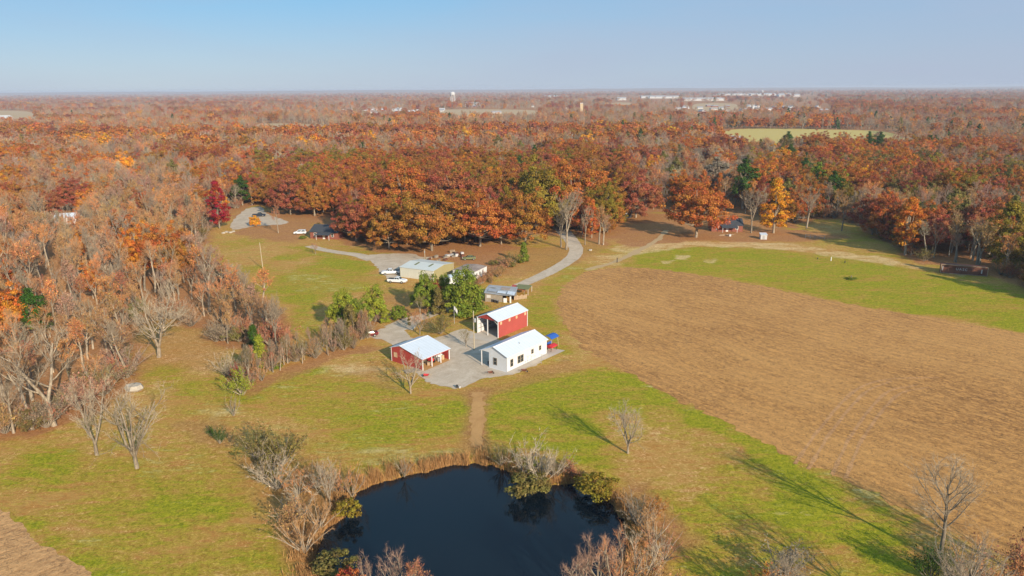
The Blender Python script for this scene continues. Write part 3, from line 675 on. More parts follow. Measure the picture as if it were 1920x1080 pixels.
# coarse kinds for far woods
for k in range(3): bare_mesh('fbare%d' % k, 200 + k, 16, trunk=.34, spread=.34, forks=[1, 2, 3][k], nl=[9, 5, 4][k], n2=4, n3=3, ntw=5, tww=.085, up=.15)
for k in range(2): bare_mesh('fhalf%d' % k, 210 + k, 16, trunk=.34, spread=.32, forks=1 + k, nl=[9, 5][k], n2=4, n3=3, ntw=6, tww=.085, leafy=.3, leaf=.34, up=.15)
for k in range(3): leafy_mesh('foak%d' % k, 220 + k, 16, [12, 14, 11][k], 1.5, 80, 30, .5, 1.45, lump=.28, limbs=8)
leafy_mesh('fpine0', 230, 16, 8, 2, 50, 18, .6, 1.1, 'cone', limbs=3)

TINT = dict(rust=(.45, .145, .04), orange=(.55, .19, .035), redbrown=(.33, .105, .055), ochre=(.36, .155, .035), olive=(.26, .19, .03), gold=(.66, .29, .03), crimson=(.33, .022, .025), red=(.50, .11, .05),
            pine=(.055, .10, .018), green=(.18, .22, .03), lime=(.27, .29, .035), dull=(.20, .16, .05), orangepale=(.56, .24, .09),
            grey=(.29, .225, .155), pink=(.38, .225, .15), pale=(.42, .34, .24), warm=(.41, .23, .10), brownred=(.40, .17, .09), darkgrey=(.24, .20, .15))
CW = dict(rust='rust', orange='orange', redbrown='red-brown', ochre='golden-brown', olive='olive', gold='yellow', red='red', pine='dark', dull='dull green', green='green', grey='grey', pink='pinkish', pale='pale', warm='brown', brownred='russet', orangepale='tan-orange')
NAMES = dict(bare='bare_tree', half='thinning_tree', oak='oak_tree', tall='maple_tree', pine='pine_tree', magnolia='magnolia_tree', cedar='cedar_tree', shrub='shrub', topiary='round_shrub', spire='column_shrub',
             brush='bare_thicket', spec='bare_tree', fbare='bare_tree', fhalf='thinning_tree', foak='oak_tree', fpine='pine_tree')
CATS = dict(shrub='shrub', round_shrub='shrub', column_shrub='shrub', bare_thicket='bush')
def vary(c, r, a=.14):
    f = 1 + r.uniform(-a, a); return tuple(max(0, q * f * (1 + r.uniform(-a, a) * .5)) for q in c)
TR_ = random.Random(77)
def tree(key, x, y, h, tint, label, group=None, wide=1., rz=None, z=0., cat=None, name=None):
    base = key.rstrip('0123456789l') if key.startswith('brush') else key.rstrip('0123456789')
    nm = name or NAMES[base]; tm, cm, h0 = PROTO[key]; s = h / h0
    o = empty(nm, (x, y, z), TR_.random() * 6.283 if rz is None else rz); o.scale = (s * wide, s * wide, s)
    tag(o, label, cat or CATS.get(nm, 'tree'), group)
    t_ = bpy.data.objects.new('stems' if base == 'brush' else 'trunk', tm); COL.objects.link(t_); t_.parent = o
    c_ = bpy.data.objects.new('crown', cm); COL.objects.link(c_); c_.parent = o
    c_['tint'] = tuple(float(q) for q in (TINT[tint] if isinstance(tint, str) else tint)); return o
USED = []
def T(key, px, py, ty, tint, label, group=None, wide=1., **kw):
    """a particular tree of the photo: foot at (px,py), top at ty"""
    g = G(px, py); h = HT(px, py, ty); USED.append((g[0], g[1], h * .25 * wide)); return tree(key, g[0], g[1], h, tint, label, group, wide, **kw)
# --- named trees
T('spec0', 257, 878, 700, 'pale', 'pale bare tree with wide forked limbs alone on the left meadow, nearest the camera')
T('spec1', 182, 853, 690, 'pale', 'slender pale bare tree just left of the wide forked one on the left meadow', wide=.9)
T('spec3', 298, 670, 535, 'pale', 'bare tree with curved low limb standing alone in the rust-coloured clearing', wide=1.25)
T('spec3', 1177, 850, 745, 'pale', 'small pale bare tree alone on the grass between pond and tilled field', wide=.95)
T('spec0', 770, 738, 655, 'pale', 'small bare tree in front of the red open-sided shed', wide=1.)
T('spec2', 1763, 1052, 845, 'pale', 'tall bare tree beside the tilled field at lower right', wide=.95)
T('bare4', 102, 798, 600, 'grey', 'large bare tree leaning out at the front edge of the left wood', wide=1.25)
T('bare0', 26, 812, 700, 'grey', 'bare tree at the far left front edge of the left wood', wide=1.1)
T('bare2', 241, 707, 575, 'grey', 'thin leaning bare tree at the wood edge beside the rust clearing')
T('tall1', 412, 428, 340, 'crimson', 'crimson maple standing beside the gravel parking patch', wide=.85)
T('oak0', 1305, 445, 332, 'rust', 'big rust-brown oak standing forward on the grass at the wood edge, right of centre', wide=1.05)
T('tall1', 1450, 437, 336, 'gold', 'bright golden-orange tree behind the small white shed', wide=1.0)
T('spec4', 1408, 437, 347, 'grey', 'round bare grey tree between the big rust oak and the golden tree', wide=.95)
T('oak1', 1192, 408, 315, 'redbrown', 'spreading thin-leaved oak over the small dark barn', wide=.95)
T('spec4', 1062, 468, 346, 'grey', 'tall bare grey tree beside the bend of the gravel lane', wide=.85)
T('bare1', 1052, 463, 385, 'grey', 'lower bare tree just left of the lane bend')
T('half0', 1123, 458, 372, 'warm', 'bare brown tree right of the lane bend'); T('bare3', 1131, 459, 390, 'pink', 'short bushy bare tree right of the lane bend')
T('bare4', 1097, 459, 380, 'grey', 'slim bare tree directly behind the lane bend', wide=.7)
T('oak1', 810, 470, 345, 'ochre', 'broad golden-brown oak behind the beige workshop', wide=1.0); T('oak3', 730, 466, 372, 'ochre', 'golden-brown oak over the gravel lot', wide=.9)
T('oak2', 668, 452, 362, 'redbrown', 'dark red-brown oak right of the dark-roofed house', wide=.9); T('oak0', 900, 462, 352, 'rust', 'rust-red oak behind the scrap piles', wide=1.05)
T('oak3', 985, 458, 350, 'ochre', 'golden-brown oak left of the tall bare grey tree', wide=.8); T('oak2', 940, 458, 402, 'rust', 'low rust-red oak beside the scrap piles', wide=1.1)
T('oak1', 545, 402, 325, 'redbrown', 'dark red oak over the parked dark truck', wide=.9); T('oak0', 590, 405, 330, 'ochre', 'golden-brown oak behind the dark-roofed house', wide=.8)
T('half1', 522, 437, 378, 'brownred', 'slim reddish tree beside the white van', wide=.7); T('oak1', 760, 425, 300, 'rust', 'tall rust-red oak deep behind the golden-brown oaks', wide=.9)
T('oak0', 850, 425, 300, 'redbrown', 'dark red oak deep behind the golden-brown oaks', wide=.9); T('oak2', 1010, 425, 292, 'olive', 'olive-brown oak deep behind the bare grey tree', wide=1)
T('oak3', 1075, 420, 295, 'rust', 'rust oak behind the lane bend', wide=1.); T('oak1', 1125, 425, 352, 'rust', 'rust-orange oak left of the dark barn', wide=.8)
T('magnolia', 869, 585, 504, 'green', 'large glossy green tree behind the red garage, right one of the cluster', wide=.86)
T('magnolia', 834, 566, 514, 'green', 'glossy green tree in front of the beige workshop, middle of the cluster', wide=.62)
T('magnolia', 797, 580, 513, 'green', 'glossy green tree left in the cluster by the workshop', wide=.72)
T('oak2', 815, 574, 516, 'redbrown', 'small rust-leaved tree between the glossy green trees', wide=.55)
T('cedar', 822, 588, 540, 'dull', 'brownish green lower tree in front of the glossy green trees', wide=.9)
T('shrub', 875, 590, 563, 'green', 'low flat green shrub under the right glossy green tree', wide=2.0)
T('magnolia', 643, 612, 546, 'lime', 'green pine-like tree at the left end of the tree row by the drive', wide=.85); T('cedar', 658, 630, 572, 'dull', 'dull green cedar in the tree row near the red car', wide=1.)
T('magnolia', 703, 602, 537, 'lime', 'yellow-green tree standing alone above the drive', wide=.72); T('cedar', 722, 605, 575, 'lime', 'low yellow-green cedar beside the drive', wide=.95)
T('brushl0', 705, 603, 572, 'pink', 'bare brown thicket under the yellow-green cedar')
T('magnolia', 672, 610, 560, 'green', 'green tree in the middle of the tree row by the drive', wide=.9)
T('topiary', 748, 598, 573, 'green', 'clipped round green shrub beside the drive', rz=.3); T('spire', 803, 594, 578, 'pine', 'narrow dark column shrub, right one of the pair by the gravel'); T('spire', 768, 610, 589, 'dull', 'narrow brownish column shrub, left one of the pair by the gravel')
T('spec3', 787, 628, 575, 'orangepale', 'pinkish bare tree standing behind the red open-sided shed', wide=1.)
T('half2', 788, 600, 545, 'dull', 'thin grey-green tree between the cedar and the glossy green trees', wide=.8)
T('brushl0', 826, 626, 585, 'dull', 'round twiggy brown bush beside the gravel yard', wide=1.1)
T('spec3', 874, 650, 612, 'dull', 'small crooked bare tree beside the utility pole', wide=1.)
T('cedar', 982, 492, 455, 'green', 'green cedar bush above the curving lane', wide=.95); T('brushl1', 962, 494, 472, 'dull', 'grey-green bush left of the cedar bush', wide=1.2)
T('shrub', 956, 500, 488, 'dull', 'dark low shrub at the end of the brown hedge', wide=1.6); T('shrub', 926, 497, 487, 'dull', 'dark low shrub left of the brown hedge', wide=1.5)
T('spec3', 592, 476, 452, 'brownred', 'little reddish tree beside the gravel drive on the lawn', wide=1.1); T('shrub', 568, 448, 441, 'green', 'round green shrub beside the white van', wide=1.6)
T('topiary', 478, 424, 404, 'gold', 'small yellow tree beside the gravel parking patch', wide=.9)
T('pine0', 1528, 385, 305, 'green', 'bright green pine in the right-hand wood, left of a pair', wide=.9); T('pine0', 1558, 398, 322, 'pine', 'dark green pine in the right-hand wood', wide=1.); T('pine0', 1575, 385, 318, 'green', 'bright green pine in the right-hand wood, right of a pair', wide=.9)
T('pine0', 1392, 392, 300, 'pine', 'dark pine behind the bare trees right of centre', wide=1.1); T('pine0', 1340, 385, 295, 'darkgrey', 'dark grey-green pine behind the big rust oak', wide=1.1)
T('pine0', 455, 385, 330, 'pine', 'dark pine behind the gravel parking patch', wide=1.1); T('oak2', 1500, 372, 318, 'orange', 'orange oak left of the bright green pines', wide=.8)
T('tall0', 1697, 478, 370, 'orange', 'orange-brown tree at the shaded edge of the right wood', wide=1.); T('half1', 1578, 433, 360, 'warm', 'bare tree with pale trunk at the right wood edge', wide=.9); T('bare3', 1512, 428, 345, 'grey', 'grey bare tree with a dark slim trunk at the right wood edge', wide=1.)
T('oak0', 1635, 440, 350, 'redbrown', 'brown-red oak at the shaded right wood edge', wide=.8); T('tall1', 1880, 505, 380, 'olive', 'olive-yellow tree at the far right wood edge', wide=1.1)
T('half0', 494, 585, 488, 'orangepale', 'orange half-bare tree at the lawn edge of the left wood', wide=1.2); T('bare1', 520, 658, 540, 'grey', 'tall thin bare tree standing in the hedgerow', wide=.7)
T('oak2', 30, 640, 525, 'orange', 'orange tree at the left frame edge', wide=.95); T('oak0', 310, 525, 412, 'rust', 'large orange tree in the middle of the left wood', wide=.8); T('oak1', 270, 520, 415, 'orange', 'orange tree left of the large one in the middle of the left wood', wide=.65); T('oak2', 175, 560, 492, 'orange', 'small orange crown among bare trees of the left wood', wide=.8); T('oak2', 345, 530, 430, 'ochre', 'golden-brown tree at the right of the orange crowns', wide=.7); T('oak3', 245, 480, 395, 'rust', 'rust-red tree in the left wood', wide=.9)
# --- shrubs and thickets round the pond (front ones stand on the near bank)
for k, (kk, a, b, c, ti, lb, wd) in enumerate([
    ('spec3', 735, 1175, 1030, 'pink', 'bare pinkish tree on the near bank of the pond, left of centre', 1.), ('half1', 780, 1180, 1040, 'brownred', 'orange-brown half-bare tree on the near bank of the pond', .8),
    ('bare2', 680, 1160, 1062, 'grey', 'thin dead sapling on the near bank of the pond', .5), ('shrub', 628, 1075, 1035, 'dull', 'dark round bush at the lower left bank of the pond', 1.5), ('shrub', 655, 1120, 1064, 'red', 'small red-leaved bush at the near bank of the pond', .8),
    ('bare1', 1085, 1170, 1020, 'pink', 'leftmost pinkish bare tree on the near right bank of the pond', 1.), ('bare3', 1122, 1160, 985, 'pink', 'second pinkish bare tree on the near right bank of the pond', .95), ('spec1', 1160, 1165, 972, 'orangepale', 'orange-tipped bare tree on the near right bank of the pond', .8),
    ('spec1', 1205, 1120, 975, 'pale', 'pale bare tree with slanting stems on the near right bank of the pond', 1.), ('bare4', 1150, 1100, 1010, 'pink', 'low pinkish bare tree at the water on the right bank', 1.), ('brush1', 1245, 1050, 985, 'brownred', 'reddish thicket on the right bank of the pond', 1.),
    ('brush0', 1220, 1020, 935, 'warm', 'brown thicket on the right bank of the pond', 1.), ('brush1', 1195, 985, 925, 'grey', 'grey thicket leaning over the right bank of the pond', 1.1), ('brushl1', 1225, 975, 930, 'ochre', 'yellow-brown bush on the right bank of the pond', 1.),
    ('brushl0', 1215, 1130, 1040, 'warm', 'brown bush at the bottom right of the pond', 1.1), ('shrub', 1118, 925, 890, 'olive', 'dark green bush overhanging the right pond corner', 1.7),
    ('brush2', 985, 890, 815, 'pale', 'pale bare thicket on the far bank of the pond, left of three', 1.2), ('brush0', 1015, 905, 825, 'pale', 'pale leaning thicket on the far bank of the pond, middle of three', 1.2), ('brush1', 1040, 895, 838, 'grey', 'grey thicket on the far bank of the pond, right of three', 1.1),
    ('shrub', 985, 925, 885, 'dull', 'olive bush hanging into the water on the far bank', 1.3), ('shrub', 1010, 918, 888, 'dull', 'smaller olive bush hanging into the water on the far bank', 1.2), ('brush0', 940, 872, 825, 'dull', 'low bare thicket left of the pale ones on the far bank', 1.), ('brushl1', 1072, 893, 862, 'brownred', 'low reddish thicket on the far bank of the pond', 1.3),
    ('brush2', 758, 893, 848, 'grey', 'small upright bare bush on the far left bank of the pond', .8), ('spec3', 620, 950, 855, 'pale', 'bare white-barked sapling on the left bank of the pond', .8), ('brush0', 560, 975, 905, 'pale', 'pale bare thicket on the left bank of the pond', 1.3),
    ('brush1', 520, 915, 850, 'pale', 'pale thicket in the ditch above the pond', 1.3), ('brush2', 495, 900, 838, 'grey', 'grey thicket in the ditch above the pond', 1.2), ('brush2', 560, 925, 870, 'orangepale', 'tan-orange thicket left of the pond', 1.4), ('brush1', 590, 915, 865, 'warm', 'brown twiggy thicket left of the pond', 1.3),
    ('brushl1', 530, 870, 800, 'dull', 'dull green bush at the top of the ditch', 1.2), ('brushl0', 480, 860, 798, 'dull', 'green willow bush at the top of the ditch', 1.3), ('brushl0', 412, 832, 800, 'pine', 'dark evergreen bush at the upper end of the ditch', .9), ('brushl1', 398, 818, 797, 'pine', 'smaller dark evergreen bush at the upper end of the ditch', .8),
    ('brush0', 600, 990, 930, 'warm', 'brown thicket at the left water edge', 1.2), ('shrub', 655, 968, 935, 'olive', 'olive bush overhanging the left water edge', 1.1), ('brush1', 570, 1035, 960, 'warm', 'brown thicket low on the left bank', 1.1), ('brushl0', 545, 1000, 930, 'warm', 'leafy brown thicket low on the left bank', 1.),
    ('brush2', 660, 930, 870, 'warm', 'brown thicket at the upper left corner of the pond', 1.), ('brush1', 640, 925, 868, 'orangepale', 'tan thicket at the upper left corner of the pond', 1.1),
    ('brushl0', 1470, 1090, 1020, 'darkgrey', 'dark tangled bush on the grass at the bottom right', 1.4), ('brushl1', 1455, 1130, 1062, 'ochre', 'golden-brown bush at the bottom right edge', 1.3), ('brushl0', 1742, 1088, 1020, 'pine', 'dark evergreen bush at the foot of the tall bare tree', 1.1),
    ('brush0', 1800, 1110, 1020, 'pale', 'pale brush right of the tall bare tree', 1.2), ('brush1', 1850, 1120, 1030, 'orangepale', 'tan brush right of the tall bare tree', 1.2), ('brushl0', 1905, 1110, 1010, 'brownred', 'red-leaved brush in the bottom right corner', 1.2),
    ('brushl0', 445, 722, 680, 'crimson', 'small crimson bush at the left end of the hedgerow', .5), ('brushl1', 455, 740, 690, 'lime', 'yellow-green bush at the left end of the hedgerow', 1.1), ('cedar', 490, 690, 630, 'lime', 'yellow-green young pine in the hedgerow', .85), ('cedar', 478, 660, 610, 'pine', 'dark green young pine in the hedgerow', .9),
    ('shrub', 520, 692, 680, 'green', 'small green bush at the foot of the hedgerow', 1.2), ('brush2', 438, 780, 735, 'grey', 'grey sapling below the hedgerow end', .7), ('brush1', 425, 705, 655, 'pale', 'pale spreading bush left of the crimson bush', 1.1)]):
    if kk.startswith('brush'): wd *= .8
    T(kk, a, b, c, ti, lb, None, wd)
# --- hedgerow of saplings and the brown hedge
r = random.Random(5); hl = smooth_line(GP([(440, 735), (475, 712), (520, 692), (600, 668), (650, 648), (692, 632)]), 12)
for k in range(96):
    p = hl[int(r.random() * (len(hl) - 1))] + np.array([r.gauss(0, 1.3), abs(r.gauss(0, 3.2))]); kk = r.choice(['brush0', 'brush1', 'brush2', 'bare0', 'bare2', 'brushl0', 'bare1'])
    h = r.uniform(4.5, 8.5) if kk.startswith('bare') else r.uniform(2.8, 5.2)
    tc_ = r.choice(['warm', 'grey', 'grey', 'pink', 'brownred', 'dull']); o_ = tree(kk, p[0], p[1], h, vary(TINT[tc_], r), 'x', 'saplings of the hedgerow', .75, cat='tree' if kk.startswith('bare') else 'bush')
    REG.append((o_, 'bare %s %s in the hedgerow' % (CW[tc_], 'sapling' if kk.startswith('bare') else 'thicket'), PX(p[0], p[1])[0]))
hl = smooth_line(GP([(905, 533), (925, 522), (945, 508), (960, 494)]), 8)
for k in range(16):
    p = hl[int(k / 16 * (len(hl) - 1))] + np.array([r.gauss(0, .7), r.gauss(0, 1.2)])
    REG.append((tree(r.choice(['brushl0', 'brush1', 'brushl1']), p[0], p[1], r.uniform(2.4, 3.4), vary(TINT[r.choice(['brownred', 'warm', 'dull'])], r), 'x', 'bushes of the brown hedge', .95), 'brown leafless bush in the hedge beside the white trailer', PX(p[0], p[1])[0]))
# --- woods
BLD = [(GP([(565, 405), (655, 405), (655, 452), (565, 452)])), GP([(1325, 396), (1385, 396), (1385, 432), (1325, 432)]), GP([(96, 400), (160, 400), (160, 462), (96, 462)]), GP([(1126, 338), (1166, 338), (1166, 405), (1126, 405)])]
pos = []; rr = random.Random(9)
sx = 6.4
for j in range(0, 68):
    for i in range(-52, 68):
        x = i * sx + rr.uniform(-.42, .42) * sx + (j % 2) * sx / 2; y = 62 + j * sx * .92 + rr.uniform(-.42, .42) * sx
        pos.append((x, y))
pos = np.array(pos); so1 = sdist(pos[:, 0], pos[:, 1], OPEN); ok = so1 < -.8
for b in BLD: ok &= sdist(pos[:, 0], pos[:, 1], b) < 0
for ux, uy, ur in USED: ok &= np.hypot(pos[:, 0] - ux, pos[:, 1] - uy) > max(2., ur * .8)
pos = pos[ok]; so1 = so1[ok]
W0 = []
for (x, y), s in zip(pos, so1):
    px, py = PX(x, y)
    if y < 60: continue
    if px < -170 or px > 2600: continue
    W0.append((math.hypot(x, y) + (260 if px > 1990 or px < -60 else 0), x, y, s, px, py))
W0.sort()
def species(px, py, x, y, r, far=False):
    d = math.hypot(x, y); n = float(vnoise(x, y, 42 if d < 700 else 160, 51)); n2 = float(vnoise(x, y, 20 if d < 700 else 90, 52))
    if 480 < px < 1180 and 325 < py < 480: lp, pal = .90, ['rust', 'rust', 'redbrown', 'ochre', 'ochre', 'olive']
    elif px < 540 and py > 420: lp, pal = .015, ['orange', 'rust']
    elif px < 540: lp, pal = .08 + .6 * (n > .62), ['rust', 'orange', 'rust', 'ochre', 'redbrown']
    elif px > 1400 and py > 330: lp, pal = .22 + .45 * (n > .55), ['orange', 'rust', 'olive', 'ochre', 'redbrown', 'rust', 'dull']
    else: lp, pal = (.05 + .75 * (n > (.61 if py > 225 else .66))), ['rust', 'orange', 'rust', 'redbrown', 'rust', 'ochre']
    q = r.random()
    if r.random() < (.045 if px > 1200 else .003 if px < 540 else .014): return 'pine', r.choice(['pine', 'pine', 'dull', 'dull'])
    if r.random() < .010 and not (px < 540 and py > 400): return 'oak', 'gold'
    if q < lp: return 'oak', pal[int((n2 * 1.9 + r.random() * .35) * len(pal)) % len(pal)]
    if px < 540 and py > 400 and q < .97 and q >= lp + .42: return 'bare', r.choice(['grey', 'warm', 'grey', 'orangepale', 'warm'])
    if q < lp + (1 - lp) * .5: return 'half', r.choice(['warm', 'warm', 'pink', 'brownred', 'orangepale'])
    return 'bare', r.choice(['grey', 'pink', 'grey', 'warm', 'pink', 'pale'])
NEARN = 900; FARP = []
ZN = [(lambda px, py: px < 540, 'the left-hand wood', 'left wood'), (lambda px, py: px < 1180, 'the wood behind the farm', 'middle wood'), (lambda px, py: True, 'the right-hand wood', 'right wood')]
LBL = {'bare': 'leafless %s tree', 'half': 'half-bare %s tree', 'oak': 'leafy %s tree', 'pine': '%s evergreen'}
LM = [((257, 878), 'the forked meadow tree'), ((298, 670), 'the rust clearing'), ((30, 640), 'the left frame edge'), ((493, 504), 'the lawn pole'), ((412, 428), 'the crimson maple'), ((125, 410), 'the white-roofed building'), ((582, 440), 'the dark-roofed house'), ((770, 480), 'the workshop'),
      ((890, 470), 'the scrap piles'), ((1075, 460), 'the lane bend'), ((1190, 405), 'the dark barn'), ((1305, 440), 'the big rust oak'), ((1450, 437), 'the golden tree'), ((1560, 400), 'the bright pines'), ((1700, 480), 'the shaded wood edge'), ((1800, 510), 'the rusty container'), ((1143, 335), 'the tall white house'), ((1900, 520), 'the right frame edge'), ((200, 470), 'the big orange crown'), ((640, 330), 'the golden far crowns')]
def nth(k): return str(k) + ('th' if 10 <= k % 100 <= 20 else {1: 'st', 2: 'nd', 3: 'rd'}.get(k % 10, 'th'))
def finish_labels():
    by = {}
    for o, base, px in REG: by.setdefault(base, []).append((px, o))
    for base, l in by.items():
        l.sort(key=lambda t: t[0])
        for k, (px, o) in enumerate(l):
            o['label'] = base if len(l) == 1 else base + (', leftmost' if k == 0 else ', rightmost' if k == len(l) - 1 else ', %s from left' % nth(k + 1))
cnt = {}
for q, (d, x, y, s, px, py) in enumerate(W0):
    r_ = random.Random(q * 7 + 1); kind, ti = species(px, py, x, y, r_)
    h = {'bare': r_.uniform(11, 19), 'half': r_.uniform(9.5, 18), 'oak': r_.uniform(9.5, 18.5), 'pine': r_.uniform(9, 17)}[kind]
    if s > -7 and px < 540: h *= .85
    if px < 540 and py > 560: h *= .85
    if kind == 'oak' and px < 540: h *= .9
    tint = vary(TINT[ti], r_)
    if q < NEARN and cnt.get(kind, 0) < 290:
        cnt[kind] = cnt.get(kind, 0) + 1
        coarse = False
        if kind == 'bare': key = 'bare%d' % r_.randrange(6)
        elif kind == 'half': key = 'half%d' % r_.randrange(3)
        elif kind == 'oak': key = r_.choice(['oak0', 'oak1', 'oak2', 'oak3', 'tall0', 'tall1'])
        else: key = 'pine0'
        for f_, zn, zg in ZN:
            if f_(px, py): break
        key2 = key
        lmk = min(LM, key=lambda l: math.hypot(*(G(*l[0])[:2] - np.array([x, y]))))[1]
        o_ = tree(key, x, y, h, tint, 'x', {'bare': 'leafless trees of the ', 'half': 'half-bare trees of the ', 'oak': 'leafy trees of the ', 'pine': 'evergreens of the '}[kind] + zg, r_.uniform(.8, 1.15) * (.8 if kind == 'oak' else 1.), name={'bare': 'bare_tree', 'half': 'thinning_tree', 'oak': 'autumn_tree', 'pine': 'pine_tree'}[kind])
        REG.append((o_, (LBL[kind] % CW[ti]) + (' edging the ' if s > -7 else ' in the ') + zg + ' near ' + lmk, px))
    else: FARP.append((x, y, h, kind, tint, 0, r_.uniform(.8, 1.2) * (.85 if kind == 'oak' else 1)))
# --- understory thickets along the front of the woods
r = random.Random(41); nb = 0; edge = smooth_line(OPEN[3:-3], 30); k_ = 0
while nb < 190 and k_ < 9000:
    k_ += 1; p = edge[r.randrange(len(edge))] + np.array([r.gauss(0, 4.), r.gauss(0, 4.)]); s_ = float(sdist(p[0:1], p[1:2], OPEN)[0]); px, py = PX(p[0], p[1])
    if not (-9 < s_ < -.3) or not (-20 < px < 1940) or (540 < px < 1450) or 1735 < px < 1870 or any(float(sdist(p[0:1], p[1:2], b)[0]) > 0 for b in BLD): continue
    nb += 1; dk_ = px > 1500; tc_ = r.choice(['dull', 'olive', 'brownred', 'redbrown', 'grey', 'orangepale'] if dk_ else ['warm', 'grey', 'brownred', 'pink', 'grey', 'dull']); big = r.random() < .3
    kk = r.choice(['brush0', 'brush1', 'brush2', 'brushl0', 'brushl1'] + (['shrub', 'brushl0'] if dk_ else [])); o_ = tree(kk, p[0], p[1], r.uniform(2.6, 6.5), vary(TINT[tc_], r), 'x', 'undergrowth along the front of the woods', 1., name='undergrowth_bush', cat='bush')
    REG.append((o_, '%s bush under the front trees of the %s' % (CW[tc_], 'left wood' if px < 540 else 'right wood'), px))
for x, y, h in [(147, 178, 17), (152, 168, 18), (150, 187, 16), (157, 160, 17), (158, 175, 18), (145, 196, 15)]:
    REG.append((tree(r.choice(['oak0', 'oak2', 'tall1']), x, y, h, vary(TINT[r.choice(['olive', 'rust', 'ochre'])], r), 'x', 'trees just beyond the right frame edge', .8, name='autumn_tree'), 'leafy tree just beyond the right edge of the view', x))
# --- the far woods: one mass, instanced on points
r = random.Random(31)
KEYS = ['bare0', 'bare1', 'bare3', 'half0', 'half1', 'oak0', 'oak1', 'oak2', 'oak3', 'pine0', 'fbare0', 'fbare1', 'fbare2', 'fhalf0', 'fhalf1', 'foak0', 'foak1', 'foak2', 'fpine0']
def ring(y0, y1, sp, lod, jit=.5):
    n = 0; y = y0
    while y < y1:
        s = sp(y); xw = y * .80 + 60; x = -xw
        while x < xw:
            X_, Y_ = x + r.uniform(-jit, jit) * s, y + r.uniform(-jit, jit) * s; x += s
            yield X_, Y_
        y += s * .9
cand = [(p, 0) for p in ring(462, 620, lambda y: 8.0, 0)] + [(p, 1) for p in ring(620, 1100, lambda y: 9.5 + (y - 620) * .006, 1)] + [(p, 1) for p in ring(1100, 3000, lambda y: 13 + (y - 1100) * .011, 1)] + [(p, 1) for p in ring(3000, 14000, lambda y: 34 + (y - 3000) * .012, 1)]
# fill between the near lattice and the first ring, at the sides
cand += [(p, 0) for p in ring(62, 470, lambda y: 8.0, 0) if p[0] < -52 * sx - 3 or p[0] > 68 * sx + 3]
cx_ = np.array([c[0][0] for c in cand]); cy_ = np.array([c[0][1] for c in cand]); okc = np.ones(len(cand), bool)
for c in CLEAR: okc &= sdist(cx_, cy_, c) < 0
thin = np.zeros(len(cand), bool)
for c in THIN: thin |= sdist(cx_, cy_, c) > 0
okc &= ~(thin & (np.random.RandomState(4).rand(len(cand)) < .8))
okc &= ~((cy_ < 700) & (sdist(cx_, cy_, OPEN) > -1)); okc &= ~((cy_ < 700) & ((sdist(cx_, cy_, BLD[2]) > 0) | (sdist(cx_, cy_, BLD[3]) > 0)))
for k in np.nonzero(okc)[0]:
    x, y = cx_[k], cy_[k]; px, py = PX(x, y); kind, ti = species(px, py, x, y, r, True); lod = cand[k][1]
    h = r.uniform(9, 19.5) * (1. + .25 * (float(vnoise(x, y, 900, 61)) - .5)); t_ = vary(TINT[ti], r, .18); FARP.append((x, y, h, kind, t_, lod, r.uniform(.8, 1.15) * (1 + (.5 if y > 2500 else 0))))
print('far trees', len(FARP), 'near', cnt)
P_ = np.array([(f[0], f[1], 0) for f in FARP], np.float32); nP = len(P_)
KI = {k: i for i, k in enumerate(KEYS)}
def pick(kind, lod):
    p = ('f' if lod else '')
    opts = [k for k in KEYS if k.rstrip('0123456789') == p + kind]; return KI[r.choice(opts)]
ki = np.array([pick(f[3], f[5]) for f in FARP], np.int32)
h0 = np.array([PROTO[k][2] for k in KEYS])[ki]; hh = np.array([f[2] for f in FARP]); wd = np.array([f[6] for f in FARP])
sc3 = np.stack([hh / h0 * wd, hh / h0 * wd, hh / h0], 1).astype(np.float32); rot = np.array([r.random() * 6.283 for _ in FARP], np.float32)
tn3 = np.array([f[4] for f in FARP], np.float32)
# one real tree of every coarse kind stands among the others, and lends its shape to the far woods
SRC = {}
for o in list(COL.objects):
    if o.type == 'MESH' and o.parent and o.data.name.split('_')[0] in KEYS:
        SRC.setdefault((o.data.name.split('_')[0], o.name.split('.')[0]), o)
for k in KEYS:
    if (k, 'crown') not in SRC:
        i = int(np.nonzero(ki == KI[k])[0][0]); f = FARP[i]
        e_ = tree(k, f[0], f[1], f[2], f[4], 'x', 'single trees of the far woods', f[6]); REG.append((e_, 'single tree in the far woods beyond the farm', PX(f[0], f[1])[0]))
        for ch in e_.children: SRC[(k, ch.name.split('.')[0])] = ch
        sc3[i] = .001
me = bpy.data.meshes.new('far_woodland'); me.vertices.add(nP); me.vertices.foreach_set('co', P_.ravel())
def vat(n, typ, arr, key='value'):
    a = me.attributes.new(n, typ, 'POINT'); a.data.foreach_set(key, arr.ravel())
vat('kind_index', 'INT', ki); vat('size', 'FLOAT_VECTOR', sc3, 'vector'); vat('turn', 'FLOAT', rot); vat('tint', 'FLOAT_VECTOR', tn3, 'vector')
fw = bpy.data.objects.new('far_woodland', me); COL.objects.link(fw); fw['kind'] = 'stuff'; fw['label'] = 'mixed autumn woodland stretching from behind the farm to the horizon'; fw['category'] = 'woodland'
ng = bpy.data.node_groups.new('scatter_trees', 'GeometryNodeTree')
ng.interface.new_socket('Geometry', in_out='INPUT', socket_type='NodeSocketGeometry'); ng.interface.new_socket('Geometry', in_out='OUTPUT', socket_type='NodeSocketGeometry')
gi = ng.nodes.new('NodeGroupInput'); go = ng.nodes.new('NodeGroupOutput'); LN = ng.links.new
jn = ng.nodes.new('GeometryNodeJoinGeometry')
